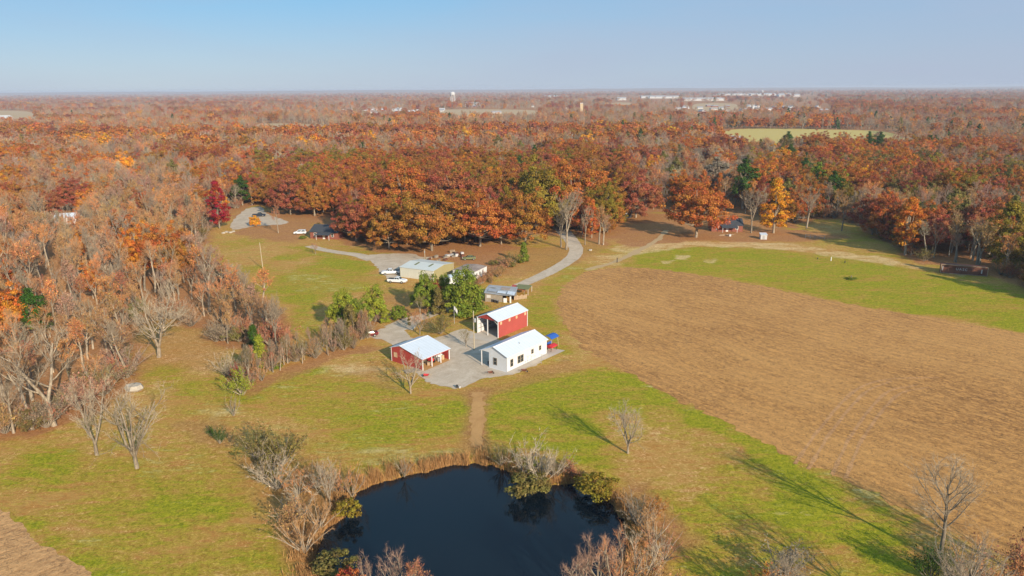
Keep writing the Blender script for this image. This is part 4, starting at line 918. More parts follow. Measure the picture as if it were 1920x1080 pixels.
for k in reversed(KEYS):
    jj = ng.nodes.new('GeometryNodeJoinGeometry')
    for part in ('trunk', 'crown'):
        oi = ng.nodes.new('GeometryNodeObjectInfo'); oi.inputs['Object'].default_value = SRC[(k, part)]; oi.transform_space = 'ORIGINAL'
        LN(oi.outputs['Geometry'], jj.inputs[0])
    gti = ng.nodes.new('GeometryNodeGeometryToInstance'); LN(jj.outputs[0], gti.inputs[0]); LN(gti.outputs[0], jn.inputs[0])
iop = ng.nodes.new('GeometryNodeInstanceOnPoints'); LN(gi.outputs[0], iop.inputs['Points']); LN(jn.outputs[0], iop.inputs['Instance']); iop.inputs['Pick Instance'].default_value = True
def na(n, dt):
    a = ng.nodes.new('GeometryNodeInputNamedAttribute'); a.data_type = dt; a.inputs['Name'].default_value = n; return a.outputs['Attribute']
LN(na('kind_index', 'INT'), iop.inputs['Instance Index']); LN(na('size', 'FLOAT_VECTOR'), iop.inputs['Scale'])
cb = ng.nodes.new('ShaderNodeCombineXYZ'); LN(na('turn', 'FLOAT'), cb.inputs[2]); er = ng.nodes.new('FunctionNodeEulerToRotation'); LN(cb.outputs[0], er.inputs[0]); LN(er.outputs[0], iop.inputs['Rotation'])
LN(iop.outputs[0], go.inputs[0]); md = fw.modifiers.new('scatter', 'NODES'); md.node_group = ng
# --- trees just outside the picture whose shadows fall into it
for tpx, h in [((1530, 885), 16), ((1325, 938), 14), ((1205, 985), 9), ((1880, 1020), 13)]:
    b = G(*tpx)[:2] + np.array([.515, -.857]) * h / math.tan(SUN_EL)
    REG.append((tree('spec2', b[0], b[1], h, 'grey', 'x', 'bare trees near the bottom right corner', 1.), 'tall bare tree outside the bottom right corner of the view', b[0]))
# ================================================================== BUILDINGS, VEHICLES AND THINGS
def frame(pA, pB):
    """foot corner A and second corner B on the ground -> origin, turn about z, length"""
    a, b = G(*pA), G(*pB); d = b - a; return (a[0], a[1], 0.), math.atan2(d[1], d[0]), math.hypot(d[0], d[1])
def gable_roof(root, L, W, eave, ridge, ry, over, mat, th=.10, name='roof', x0=0., trim=None):
    """ridge along x at y=ry; eave may be (eave at y=0, eave at y=W)"""
    e0, e1 = eave if isinstance(eave, tuple) else (eave, eave)
    s0 = (ridge - e0) / ry; s1 = (ridge - e1) / (W - ry)
    prof = [(-over, e0 - s0 * over), (ry, ridge), (W + over, e1 - s1 * over), (W + over, e1 - s1 * over + th), (ry, ridge + th), (-over, e0 - s0 * over + th)]
    r_ = MB().prism(prof, 'x', x0 - over, L + over).build(name, mat, root)
    cap = MB().prism([(ry - .25, ridge + th + .005 - s0 * .25), (ry, ridge + th + .03), (ry + .25, ridge + th + .005 - s1 * .25)], 'x', x0 - over - .01, L + over + .01).build('ridge_cap', trim or mat, r_)
    return r_
def gable_wall(root, x, t, W, eave, ridge, ry, mat, name='gable_wall'):
    e0, e1 = eave if isinstance(eave, tuple) else (eave, eave)
    return MB().prism([(0, 0), (W, 0), (W, e1), (ry, ridge), (0, e0)], 'x', x, x + t).build(name, mat, root)
def window(root, side, u, z, w_, h_, y=0., name='window', fm=None, gm=None):
    """side 'y': in a wall facing -y at height z; side 'x': in a wall facing -x"""
    fm = fm or M['grey_wood']; gm = gm or M['glass']; f = MB(); g = MB(); d = .05; b = .10
    def bx(mb, a0, z0, a1, z1, d0, d1):
        if side == 'y': mb.box(a0, y - d1, z0, a1, y - d0, z1)
        else: mb.box(y - d1, a0, z0, y - d0, a1, z1)
    bx(f, u - w_ / 2 - b, z - b, u + w_ / 2 + b, z, 0, d * 1.4); bx(f, u - w_ / 2 - b, z + h_, u + w_ / 2 + b, z + h_ + b, 0, d * 1.4)
    bx(f, u - w_ / 2 - b, z, u - w_ / 2, z + h_, 0, d * 1.3); bx(f, u + w_ / 2, z, u + w_ / 2 + b, z + h_, 0, d * 1.3); bx(f, u - w_ / 2, z + h_ / 2 - .035, u + w_ / 2, z + h_ / 2 + .035, .011, d * 1.1)
    o = f.build(name, fm, root); bx(g, u - w_ / 2, z, u + w_ / 2, z + h_, .004, .02); g.build('pane', gm, o); return o
# --- white house
loc, rz, Lh = frame((951, 699), (1025, 664)); Wh = 6.9; root = empty('farmhouse', loc, rz)
tag(root, 'long white metal-roofed house with a corner porch on the gravel yard', 'house'); eh, rh = 3.35, 4.75; yp = 4.75
w_ = MB(); w_.box(0, 0, 0, Lh, .15, eh - .02); w_.box(Lh - .15, .15, 0, Lh, Wh, eh - .02); w_.box(.0, .15, 0, .15, yp, eh - .02); w_.box(.15, yp - .15, 0, Lh * .22, yp, eh - .02); w_.box(Lh * .22, yp - .15, 0, Lh * .22 + .15, Wh, eh - .02); w_.box(Lh * .22, Wh - .15, 0, Lh - .15, Wh, eh - .02)
w_.build('wall', M['white_wall'], root)
for x in (0, Lh - .15): MB().prism([(0, eh - .02), (Wh, eh - .02), (Wh / 2, rh)], 'x', x + .001, x + .149).build('gable', M['white_wall'], root)
MB().box(0.15, 0.15, eh - .10, Lh - .15, Wh, eh - .03).build('ceiling', M['white_wall'], root)
gable_roof(root, Lh, Wh, eh, rh, Wh / 2, .28, M['white_roof'], .09, trim=M['white_trim'])
p = MB(); p.box(.02, Wh - .16, 0, .16, Wh - .02, eh - .03); p.build('porch_post', M['white_trim'], root)
MB().box(0.0, yp, 0.03, Lh * .22, Wh, .12).build('porch_floor', M['concrete'], root)
c_ = MB(); c_.box(.9, 5.3, .12, 1.5, 5.9, .55); c_.box(1.35, 5.3, .55, 1.5, 5.9, 1.1); c_.box(.9, 5.24, .5, 1.5, 5.3, .75); c_.box(.9, 5.9, .5, 1.5, 5.96, .75)
o = c_.build('porch_chair', M['dark'], None, .02); o.location = loc; o.rotation_euler = (0, 0, rz); tag(o, 'dark armchair in the shade of the white house porch', 'chair')
window(root, 'x', 3.1, 1.05, .8, 1.35)
for u in (.107, .285, .36): window(root, 'y', Lh * u, 1.0, .75, 1.4)
for u in (.62, .82): window(root, 'y', Lh * u, 1.75, .6, .8)
for u in (.5, .56, .44): MB().box(Lh * u - .1, -.08, .5, Lh * u + .1, 0, .7).build('vent_cover', M['steel'], root)
MB().box(-.012, -.012, 0, .10, .10, eh).build('corner_trim', M['white_trim'], root); MB().tube((Lh * .45, 1.6, 3.9), (Lh * .45, 1.6, 4.45), .07).build('vent_pipe', M['steel'], root)
MB().box(-.03, -.03, 0, Lh + .03, Wh * .0, .22).build('skirting', M['steel'], root)
d_ = MB(); d_.box(Lh * .22 - .05, 5.2, .12, Lh * .22, 6.1, 2.2); d_.build('door', M['grey_wood'], root)
# concrete apron along the house
c0 = Matrix.Translation(loc) @ Matrix.Rotation(rz, 4, 'Z')
def rect(name, pts, z, mat, label): return sheet(name, [tuple((c0 @ Vector((a, b, 0)))[:2]) for a, b in pts], mat, z, label=label)
rect('concrete_pad', [(-.9, -.9), (Lh * .5, -1.5), (Lh + 4.2, -1.9), (Lh + 3.7, 1.2), (Lh, 2.2), (Lh, 0), (0, 0), (0, 4.8), (-.9, 4.8)], .05, M['concrete'], 'concrete path and patio along the white house')
def hp(a, b, z=0.): v = c0 @ Vector((a, b, z)); return v
# patio things: blue canopy swing, red covered seat, clothes line posts
q = G(1039, 653.5); root = empty('canopy_swing', q, rz); tag(root, 'garden swing under a curved blue canopy at the far end of the white house', 'swing')
cn = MB(); prof = [(-.2 + 2.5 * t, 2.5 + .5 * math.sin(math.pi * t)) for t in np.linspace(0, 1, 8)]; prof += [(a, b - .06) for a, b in prof[::-1]]; cn.prism(prof, 'x', -1.2, 1.6).build('canopy', M['blue'], root)
for x in (-1.0, 1.4):
    for y0, y1 in ((0.2, -.3), (1.9, 2.4)): MB().tube((x, y1, 0), (x, y0, 2.6), .05, n=6).build('leg', M['tan_metal'], root)
MB().box(-.8, .7, .5, 1.2, 1.5, .62).build('seat', M['blue'], root); MB().box(-.8, 1.45, .62, 1.2, 1.58, 1.2).build('backrest', M['blue'], root)
q = G(1034, 657); root = empty('covered_bench', q, rz); tag(root, 'bench under a red sheet beside the blue canopy swing', 'bench')
MB().prism([(-.8, .9), (.8, .7), (.9, 1.15), (0, 1.45), (-.9, 1.25)], 'x', -1.1, 1.1).build('cover', M['red_cloth'], root, .04)
for x in (-1, 1):
    for y in (-.6, .6): MB().tube((x, y, 0), (x, y, .8), .05, n=6).build('leg', M['dark'], root)
for k, (a, b, lb) in enumerate([(Lh * .47, -1.25, 'left one of two T-shaped clothes line posts in front of the white house'), (Lh * .62, -2.4, 'right one of two T-shaped clothes line posts in front of the white house')]):
    root = empty('clothes_post', hp(a, b), rz + .3); tag(root, lb, 'post'); MB().tube((0, 0, 0), (0, 0, 2.0), .04, n=6).build('post', M['steel'], root); MB().tube((0, -.6, 2), (0, .6, 2), .03, n=6).build('crossbar', M['steel'], root)
root = empty('grill', hp(Lh + .7, .5), rz); tag(root, 'small dark barbecue at the corner of the white house', 'barbecue'); MB().lathe((0, 0, .7), [(.05, 0), (.3, .12), (.34, .3), (.28, .45), (.05, .55)], 12).build('bowl', M['dark'], root)
for a in (0, 2.1, 4.2): MB().tube((.1 * math.cos(a), .1 * math.sin(a), .75), (.35 * math.cos(a), .35 * math.sin(a), 0), .025, n=5).build('leg', M['steel'], root)

# --- red garage
loc, rz, Lg = frame((934, 634), (989, 611)); Wg = float(np.hypot(*(G(894, 624.5) - G(934, 634))[:2])); root = empty('red_garage', loc, rz)
tag(root, 'tall red garage with white roof and open front, behind the white house', 'garage'); eg, rg = 3.95, 5.15
MB().box(0, 0, .0, Lg, .12, eg).build('side_wall', M['red_wall'], root); MB().box(0, Wg - .12, 0, Lg, Wg, eg).build('side_wall', M['red_wall'], root)
o = gable_wall(root, Lg - .12, .11, Wg - .0, eg, rg, Wg / 2, M['red_wall_y'], 'back_wall'); MB().prism([(0, eg - .05), (Wg, eg - .05), (Wg / 2, rg - .02)], 'x', 0.0, .1).build('gable', M['red_wall_y'], root)
gable_roof(root, Lg, Wg, eg, rg, Wg / 2, .2, M['white_roof'], .08, trim=M['white_trim'])
for x, y in ((-.03, -.03), (-.03, Wg - .13), (Lg - .13, -.03), (-.02, Wg * .49)): MB().box(x, y, 0, x + .16, y + .16, eg - .02).build('corner_post', M['white_trim'], root)
MB().box(.12, Wg - .15, .1, Lg * .95, Wg - .125, eg - .3).build('inner_lining', M['white_wall'], root)
for z in (1.1, 2.1, 3.1): MB().box(.12, Wg - .20, z, Lg * .95, Wg - .15, z + .1).build('girt', M['grey_wood'], root)
for x in (Lg * .2, Lg * .4, Lg * .6): MB().box(x, Wg - .24, .05, x + .1, Wg - .2, eg - .2).build('stud', M['grey_wood'], root)
for s_, y0, y1 in ((1, .13, 1.1), (-1, Wg - .13, Wg - 1.1)): MB().tube((.06, y0, eg - .9), (.06, y1, eg - .06), .05, n=4).build('brace', M['white_trim'], root)
for u in (.10, .38, .62, .92): MB().box(Lg * u - .32, -.02, 2.95, Lg * u + .32, .0, 3.65).build('light_panel', M['panel'], root)
MB().box(-.05, -.05, eg - .12, Lg + .05, -.005, eg + .02).build('eave_trim', M['white_trim'], root)
c0 = Matrix.Translation(loc) @ Matrix.Rotation(rz, 4, 'Z')
rect('concrete_floor', [(-3.2, -.6), (0.1, .0), (Lg - .1, .1), (Lg - .1, Wg - .1), (0.1, Wg), (-3.8, Wg - .4)], .055, M['concrete'], 'concrete slab running out of the red garage')

# --- red open shed (lean-to)
loc, rz, Ls = frame((793, 695), (843, 674)); Ws = float(np.hypot(*(G(729, 679) - G(793, 695))[:2])); root = empty('red_shed', loc, rz)
tag(root, 'red shed with a white roof, open along its right side and full of machinery', 'shed'); er, el, rs_ = 2.45, 3.05, 3.95; ry = Ws * .70
MB().prism([(0, 0), (Ws, 0), (Ws, el), (ry, rs_), (0, er)], 'x', 0, .11).build('gable_wall', M['red_wall_y'], root); MB().prism([(0, 0), (Ws, 0), (Ws, el), (ry, rs_), (0, er)], 'x', Ls - .11, Ls - .002).build('gable_wall', M['red_wall_y'], root)
MB().box(.12, Ws - .1, 0, Ls - .12, Ws - .003, el - .03).build('back_wall', M['red_wall'], root)
gable_roof(root, Ls, Ws, (er, el), rs_, ry, .22, M['white_roof'], .08, trim=M['white_trim'])
for x in (-.03, Ls * .33, Ls * .66, Ls - .13): MB().box(x, -.03, 0, x + .15, .12, er - .02).build('post', M['white_trim'], root)
MB().box(-.04, Ws - .12, 0, .12, Ws + .02, el).build('corner_trim', M['white_trim'], root); MB().box(-.05, -.06, er - .25, Ls + .05, -.032, er - .05).build('eave_trim', M['red_trim'], root)
for s in [((-.03, 0, er + .02), (-.03, ry, rs_ + .02)), ((-.03, ry, rs_ + .02), (-.03, Ws, el + .02))]: MB().tube(s[0], s[1], .07, n=4).build('rake_trim', M['white_trim'], root)
window(root, 'x', Ws * .86, 1.25, .75, .85, 0, fm=M['tan_metal'], gm=M['panel']); MB().box(-.06, .5, 1.1, 0, .8, 1.5).build('meter_box', M['steel'], root)
c0 = Matrix.Translation(loc) @ Matrix.Rotation(rz, 4, 'Z')
rect('shed_floor', [(.1, -.4), (Ls - .1, -.4), (Ls - .1, Ws - .1), (.1, Ws - .1)], .05, M['path'], 'packed dirt floor of the red shed')

# --- vehicles
def wheel(root, x, y, r_, side):
    o = MB().tube((x, y - .11, r_), (x, y + .11, r_), r_, n=16).build('wheel', M['tyre'], root); MB().tube((x, y + side * .105, r_), (x, y + side * .125, r_), r_ * .58, n=12).build('rim', M['rim'], o)
def vehicle(kind, p, deg, paint, label, name, cat, z=0.04, group=None):
    root = empty(name, (p[0], p[1], z), R(deg)); tag(root, label, cat, group); Lc, Wc = dict(pickup=(5.7, 1.95), van=(4.9, 1.9), car=(4.6, 1.8))[kind]; h = Lc / 2; g_ = .32
    if kind == 'pickup': body = [(-h, .55), (-h, 1.15), (-.55, 1.15), (-.5, 1.15), (1.15, 1.18), (h - .25, 1.02), (h, .85), (h, .45), (h - .45, g_ + .05), (-h + .3, g_ + .05)]
    elif kind == 'van': body = [(-h, .5), (-h + .05, 1.05), (1.3, 1.1), (h - .3, .95), (h, .8), (h, .42), (h - .4, g_), (-h + .3, g_)]
    else: body = [(-h, .5), (-h, .95), (-h + .8, 1.0), (1.1, .95), (h - .2, .8), (h, .65), (h, .4), (h - .4, g_), (-h + .3, g_)]
    MB().prism(body, 'y', -Wc / 2, Wc / 2).build('body', paint, root, .07)
    if kind == 'pickup': cab = (-.75, 1.35, -.35, .65, 1.16, 1.78)
    elif kind == 'van': cab = (-h + .08, 1.45, -h + .3, .6, 1.03, 1.72)
    else: cab = (-1.7, 1.15, -1.0, .35, .94, 1.42)
    a0, a1, b0, b1, z0, z1 = cab; y0, y1 = Wc / 2 - .06, Wc / 2 - .24
    def ring(t): return a0 + (b0 - a0) * t, a1 + (b1 - a1) * t, y0 + (y1 - y0) * t, z0 + (z1 - z0) * t
    vs = []
    for t in (0, 1):
        x0, x1, yy, zz = ring(t); vs += [(x0, -yy, zz), (x1, -yy, zz), (x1, yy, zz), (x0, yy, zz)]
    MB().add(vs, [(3, 2, 1, 0), (4, 5, 6, 7), (0, 1, 5, 4), (1, 2, 6, 5), (2, 3, 7, 6), (3, 0, 4, 7)]).build('cab', paint, root, .05)
    for sgn in (-1, 1):
        for f0, f1 in ((.08, .48), (.54, .92)):
            q_ = []
            for t, ff in ((.12, f0), (.12, f1), (.86, f1), (.86, f0)):
                x0, x1, yy, zz = ring(t); q_.append((x0 + (x1 - x0) * ff, sgn * (yy + .03), zz))
            MB().add(q_ + [(a, b - sgn * .04, c) for a, b, c in q_], [(0, 1, 2, 3), (7, 6, 5, 4), (0, 4, 5, 1), (1, 5, 6, 2), (2, 6, 7, 3), (3, 7, 4, 0)]).build('side_window', M['glass'], root)
    for nm, e in (('windscreen', 1), ('rear_window', 0)):
        q_ = []
        for t, ff in ((.1, -1), (.1, 1), (.88, 1), (.88, -1)):
            x0, x1, yy, zz = ring(t); q_.append(((x1 + .03) if e else (x0 - .03), ff * yy * .88, zz))
        s = -.04 if e else .04
        MB().add(q_ + [(a + s, b, c) for a, b, c in q_], [(0, 1, 2, 3), (7, 6, 5, 4), (0, 4, 5, 1), (1, 5, 6, 2), (2, 6, 7, 3), (3, 7, 4, 0)]).build(nm, M['glass'], root)
    if kind == 'pickup': MB().box(-h + .15, -Wc / 2 + .14, 1.12, -.85, Wc / 2 - .14, 1.175).build('bed', M['dark'], root)
    for x in (-h * .62, h * .62):
        for sg in (-1, 1): wheel(root, x, sg * (Wc / 2 - .06), .38 if kind == 'pickup' else .33, sg)
    for sg in (-1, 1): MB().box(h - .1, sg * .62 - .16, .68, h + .02, sg * .62 + .16, .84).build('headlight', M['lamp'], root); MB().box(-h - .02, sg * .78 - .1, .75, -h + .08, sg * .78 + .1, 1.0).build('tail_light', M['red_cloth'], root)
    MB().box(h - .02, -Wc / 2 + .1, .4, h + .07, Wc / 2 - .1, .56).build('bumper', M['steel'], root)
    return root
vehicle('pickup', G(733, 514), 188, M['paint_white'], 'white pickup parked with its bonnet away from the beige workshop, upper of two', 'pickup_truck', 'pickup')
vehicle('pickup', G(745, 530), -14, M['paint_white'], 'white pickup parked on the grass edge by the workshop, lower of two', 'pickup_truck', 'pickup')
vehicle('van', G(563, 439), 185, M['paint_white'], 'white van beside the dark-roofed house under the oaks', 'van', 'van')
vehicle('car', G(690, 631), 200, M['paint_red'], 'dark red car half hidden at the end of the hedgerow', 'parked_car', 'car'); vehicle('pickup', G(486, 406), 10, M['paint_dark'], 'dark pickup in the shade beside the gravel parking patch', 'pickup_truck', 'pickup')
vehicle('car', G(880, 487), 185, M['olive'], 'old olive-coloured car beside the scrap piles', 'parked_car', 'car')

# --- beige workshop
loc, rz, Lw = frame((750.5, 519), (813, 527)); Ww = float(np.hypot(*(G(850, 511) - G(813, 527))[:2])); root = empty('workshop', loc, rz)
tag(root, 'beige metal workshop with two skylights beside the white pickups', 'workshop'); ew = 3.05; rw = 3.75
MB().box(0, 0, 0, Lw, .12, ew).build('side_wall', M['beige_wall'], root); MB().box(0, Ww - .12, 0, Lw, Ww, ew).build('side_wall', M['beige_wall'], root)
gable_wall(root, .002, .11, Ww, ew, rw, Ww / 2, M['olive_wall']); gable_wall(root, Lw - .112, .11, Ww, ew, rw, Ww / 2, M['olive_wall'])
r_ = gable_roof(root, Lw, Ww, ew, rw, Ww / 2, .18, M['beige_roof'], .08); sl = (rw - ew) / (Ww / 2)
for u in (.3, .72):
    y0, y1 = Ww * .24, Ww * .46; z0 = ew + sl * y0 + .085; z1 = ew + sl * y1 + .085
    MB().add([(Lw * u - .35, y0, z0), (Lw * u + .35, y0, z0), (Lw * u + .35, y1, z1), (Lw * u - .35, y1, z1), (Lw * u - .35, y0, z0 + .03), (Lw * u + .35, y0, z0 + .03), (Lw * u + .35, y1, z1 + .03), (Lw * u - .35, y1, z1 + .03)], [(3, 2, 1, 0), (4, 5, 6, 7), (0, 1, 5, 4), (1, 2, 6, 5), (2, 3, 7, 6), (3, 0, 4, 7)]).build('skylight', M['olive'], root)
MB().box(-.05, -.05, ew - .1, Lw + .05, -.004, ew + .02).build('gutter', M['white_trim'], root); MB().box(Lw - .14, -.03, 0, Lw + .02, .1, ew - .1).build('corner_trim', M['white_trim'], root)
q = G(797, 492); root = empty('utility_pole', q, 0); tag(root, 'short pale pole behind the beige workshop', 'pole'); MB().tube((0, 0, 0), (0, 0, 4.4), .14, .10).build('pole', M['pole'], root); MB().box(-.15, -.25, 3.3, .15, -.1, 3.8).build('meter_box', M['steel'], root)
# --- white trailers
def trailer(pA, pB, W_, h_, roof, label, windows, name='mobile_home', cat='trailer'):
    loc, rz, L_ = frame(pA, pB); root = empty(name, loc, rz); tag(root, label, cat)
    MB().box(0, 0, .1, L_, W_, h_).build('body', M['white_wall'], root); MB().prism([(-.1, h_ + .0), (W_ / 2, h_ + .28), (W_ + .1, h_), (W_ + .1, h_ + .07), (W_ / 2, h_ + .35), (-.1, h_ + .07)], 'x', -.1, L_ + .1).build('roof', roof, root)
    for u in windows: window(root, 'y', L_ * u, 1.1, .5, .6)
    MB().box(-.02, -.02, 0, L_ + .02, -.001, .15).build('skirting', M['steel'], root); MB().box(L_ * .62, -.03, .2, L_ * .62 + .8, -.003, 2.1).build('door', M['steel'], root); return root
trailer((889, 526), (913, 514), 7.2, 2.5, M['rust_roof'], 'white trailer with a rust-streaked roof right of the glossy green trees', (.2, .45)); trailer((843, 538), (884, 528), 3.2, 2.6, M['white_roof'], 'white trailer mostly hidden behind the glossy green trees', (.2, .5))
# --- old tin-roofed shed with lean-tos
loc, rz, Lo = frame((939, 566), (962, 556)); root = empty('tin_shed', G(940, 567), R(-8)); tag(root, 'low old shed with a patched tin roof between the lane and the red garage', 'shed')
# local x to the right, y away
for a in (0,):
    w1 = MB(); w1.prism([(-4.4, 0), (0.3, 0), (0.3, 1.9), (-4.4, 2.4)], 'y', .2, .32); w1.build('front_wall', M['grey_wood'], root)
    MB().box(-4.4, .32, 0, -4.28, 7.5, 2.3).build('side_wall', M['grey_wood'], root); MB().box(-4.28, 7.38, 0, 3.2, 7.5, 1.9).build('back_wall', M['grey_wood'], root); MB().box(3.1, 3.0, 0, 3.2, 7.38, 1.85).build('side_wall', M['grey_wood'], root)
    MB().box(-4.0, .16, 1.1, -2.9, .198, 1.9).build('white_panel', M['far_white'], root); MB().box(2.3, -.3, 0, 2.65, .1, 1.75).build('front_post', M['white_trim'], root); MB().box(.6, -.1, 0, 1.5, .1, 1.2).build('white_door', M['white_trim'], root)
    r_ = MB(); r_.add([(-4.7, 0, 2.45), (.5, -.2, 2.0), (3.6, .0, 1.95), (3.6, 4.2, 2.1), (3.4, 7.9, 2.15), (-4.6, 7.8, 2.6), (-4.7, 4, 2.75)] + [(x, y, z + .06) for x, y, z in [(-4.7, 0, 2.45), (.5, -.2, 2.0), (3.6, .0, 1.95), (3.6, 4.2, 2.1), (3.4, 7.9, 2.15), (-4.6, 7.8, 2.6), (-4.7, 4, 2.75)]],
        [(6, 5, 4, 3, 2, 1, 0), (7, 8, 9, 10, 11, 12, 13)] + [(i, (i + 1) % 7, 7 + (i + 1) % 7, 7 + i) for i in range(7)]); rr_ = r_.build('roof', M['grey_roof'], root)
    for k, (x0, y0, x1, y1) in enumerate([(-3.9, 1, -1.6, 3.4), (-1.2, .4, 1.1, 2.2), (1.4, .3, 3.4, 3.2), (-.8, 4.2, 1.6, 6.6), (-4.3, 5.0, -2.4, 7.2)]):
        zz = 2.62 + .12 - .105 * (x0 + 4.7) * .9 + .1; MB().add([(x0, y0, zz), (x1, y0, zz - .23 * .9), (x1, y1, zz - .2 * .9), (x0, y1, zz + .03), (x0, y0, zz + .03), (x1, y0, zz - .18 * .9), (x1, y1, zz - .15 * .9), (x0, y1, zz + .06)], [(3, 2, 1, 0), (4, 5, 6, 7), (0, 1, 5, 4), (1, 2, 6, 5), (2, 3, 7, 6), (3, 0, 4, 7)]).build('roof_sheet', [M['steel'], M['white_roof'], M['white_roof'], M['rust_roof'], M['grey_roof']][k], rr_)
    MB().prism([(1.4, 1.75), (5.4, 1.2), (5.4, 1.26), (1.4, 1.81)], 'y', 8.0, 12.0).build('red_lean_to_roof', M['red_roof'], root)
    for x, y in ((1.5, 8.1), (5.2, 8.1), (5.2, 11.8), (1.5, 11.8)): MB().tube((x, y, 0), (x, y, 1.3 + (5.2 - x) * .12), .06, n=6).build('post', M['grey_wood'], root)
root = empty('canvas_awning', G(977, 553), R(-12)); tag(root, 'flat olive canvas awning at the right end of the tin shed', 'awning'); MB().add([(-1.8, 0, 1.7), (2.0, .2, 1.55), (2.4, 4.0, 1.8), (-1.6, 4.2, 1.9), (-1.8, 0, 1.75), (2.0, .2, 1.6), (2.4, 4.0, 1.85), (-1.6, 4.2, 1.95)], [(3, 2, 1, 0), (4, 5, 6, 7), (0, 1, 5, 4), (1, 2, 6, 5), (2, 3, 7, 6), (3, 0, 4, 7)]).build('canopy', M['olive'], root)
for x, y in ((-1.7, .1), (1.9, .3), (2.3, 3.9), (-1.5, 4.1)): MB().tube((x, y, 0), (x, y, 1.65), .05, n=6).build('pole', M['white_trim'], root)
root = empty('board_fence', G(964, 563), R(22)); tag(root, 'low fence of pale boards in front of the canvas awning', 'fence')
for k in range(9): MB().box(k * .42, 0, .05, k * .42 + .34, .05, 1.05 + .12 * ((k * 7) % 3)).build('board', M['wood'], root)
for z in (.3, .85): MB().box(0, .051, z, 3.8, .1, z + .08).build('rail', M['grey_wood'], root)
r = random.Random(8)
def barrel(p, h, rad, mat, label, group=None):
    root = empty('barrel', p, 0); tag(root, label, 'barrel', group)
    if group: REG.append((root, label, PX(p[0], p[1])[0]))
    MB().lathe((0, 0, 0), [(rad * .95, 0), (rad, .04), (rad, h * .33), (rad * 1.04, h * .35), (rad, h * .37), (rad, h * .66), (rad * 1.04, h * .68), (rad, h * .7), (rad, h - .04), (rad * .95, h)], 14).build('drum', mat, root); MB().lathe((0, 0, h), [(rad * .85, 0), (rad * .85, .03)], 14).build('lid', M['steel'], root)
for k in range(5): barrel(G(913 + k * 5, 563.5 + k * 1.2), .8, .28, M['dark'], 'dark drum in a row before the tin shed', 'drums before the tin shed')
def crate(p, deg, s, mat, label, group=None, nm='crate', cat='crate'):
    root = empty(nm, p, R(deg)); tag(root, label, cat, group)
    if group: REG.append((root, label, PX(p[0], p[1])[0]))
    b = MB(); a, b_, c_ = s
    b.box(-a / 2, -b_ / 2, 0, a / 2, b_ / 2, c_).build('box', mat, root, .02); MB().box(-a / 2 - .02, -b_ / 2 - .02, c_ + .001, a / 2 + .02, b_ / 2 + .02, c_ + .05).build('lid', mat, root); return root
# --- things inside the red shed
c0 = Matrix.Translation(G(793, 695).tolist()) @ Matrix.Rotation(frame((793, 695), (843, 674))[1], 4, 'Z')
def sp_pt(a, b): v = c0 @ Vector((a, b, .05)); return (v.x, v.y, .05)
def tractor(p, deg, paint, label, s=1.):
    root = empty('tractor', p, R(deg)); root.scale = (s, s, s); tag(root, label, 'tractor')
    MB().prism([(-.7, .5), (1.4, .5), (1.45, 1.05), (.1, 1.15), (-.2, .85), (-.7, .85)], 'y', -.35, .35).build('hood', paint, root, .05); MB().box(-.75, -.3, .85, -.25, .3, .95).build('seat', M['dark'], root); MB().box(-.85, -.3, .95, -.75, .3, 1.35).build('seat_back', M['dark'], root)
    MB().tube((.1, 0, 1.1), (-.15, 0, 1.45), .03, n=6).build('steering_column', M['steel'], root)
    for x, r1 in ((-.6, .62), (1.1, .36)):
        for sg in (-1, 1): wheel(root, x, sg * .62, r1, sg)
tractor(sp_pt(Ls * .5, 2.4), frame((793, 695), (843, 674))[1] * 57.3 - 90, M['red_cloth'], 'small red tractor standing in the open red shed'); tractor(sp_pt(Ls * .17, 3.4), 300, M['green_p'], 'little green mower tractor at the near end of the red shed', .8)
crate(sp_pt(Ls * .82, 2.0), 40, (1.5, 1.1, 1.1), M['white_trim'], 'white chest at the far end of the red shed', nm='chest', cat='chest'); barrel(sp_pt(Ls * .72, 1.0), .9, .3, M['far_white'], 'white drum at the front of the red shed'); barrel(sp_pt(Ls * .9, 1.2), .95, .32, M['tan_metal'], 'tan drum at the far corner of the red shed')
crate(sp_pt(Ls * .38, 1.2), 20, (.9, .7, .6), M['wood'], 'low wooden crate between the posts of the red shed'); crate(sp_pt(Ls * .6, 4.2), 10, (2., .8, 1.4), M['wood'], 'tall wooden box at the back of the red shed'); crate(sp_pt(Ls * .8, 4.2), 0, (1., .8, 1.8), M['steel'], 'grey metal cabinet at the back of the red shed', nm='cabinet', cat='cabinet')
root = empty('lumber_pile', sp_pt(-1.5, 1.6), R(20)); tag(root, 'flat stack of grey boards on the ground at the near corner of the red shed', 'boards')
for k in range(5): MB().box(-1.6 + .1 * (k % 2), -.9 + k * .36, .0 + .01 * k, 1.6 + .1 * (k % 3), -.6 + k * .36, .10 + .01 * k).build('board', M['grey_wood'], root)
def cart(p, deg, label, mat):
    root = empty('wheelbarrow', p, R(deg)); tag(root, label, 'wheelbarrow'); MB().add([(-.5, -.35, .6), (.6, -.35, .6), (.6, .35, .6), (-.5, .35, .6), (-.2, -.2, .3), (.35, -.2, .3), (.35, .2, .3), (-.2, .2, .3)], [(4, 5, 6, 7), (0, 1, 5, 4), (1, 2, 6, 5), (2, 3, 7, 6), (3, 0, 4, 7)]).build('tray', mat, root)
    for s in (-1, 1): MB().tube((.7, s * .08, .2), (-1.1, s * .3, .55), .03, n=5).build('handle', M['wood'], root)
    MB().tube((.7, -.05, .2), (.7, .05, .2), .2, n=12).build('wheel', M['tyre'], root)
cart(G(800, 707), 170, 'red wheelbarrow at the left edge of the gravel yard', M['red_cloth']); cart(G(919, 702), 20, 'brown wheelbarrow on the gravel in front of the white house', M['rust'])
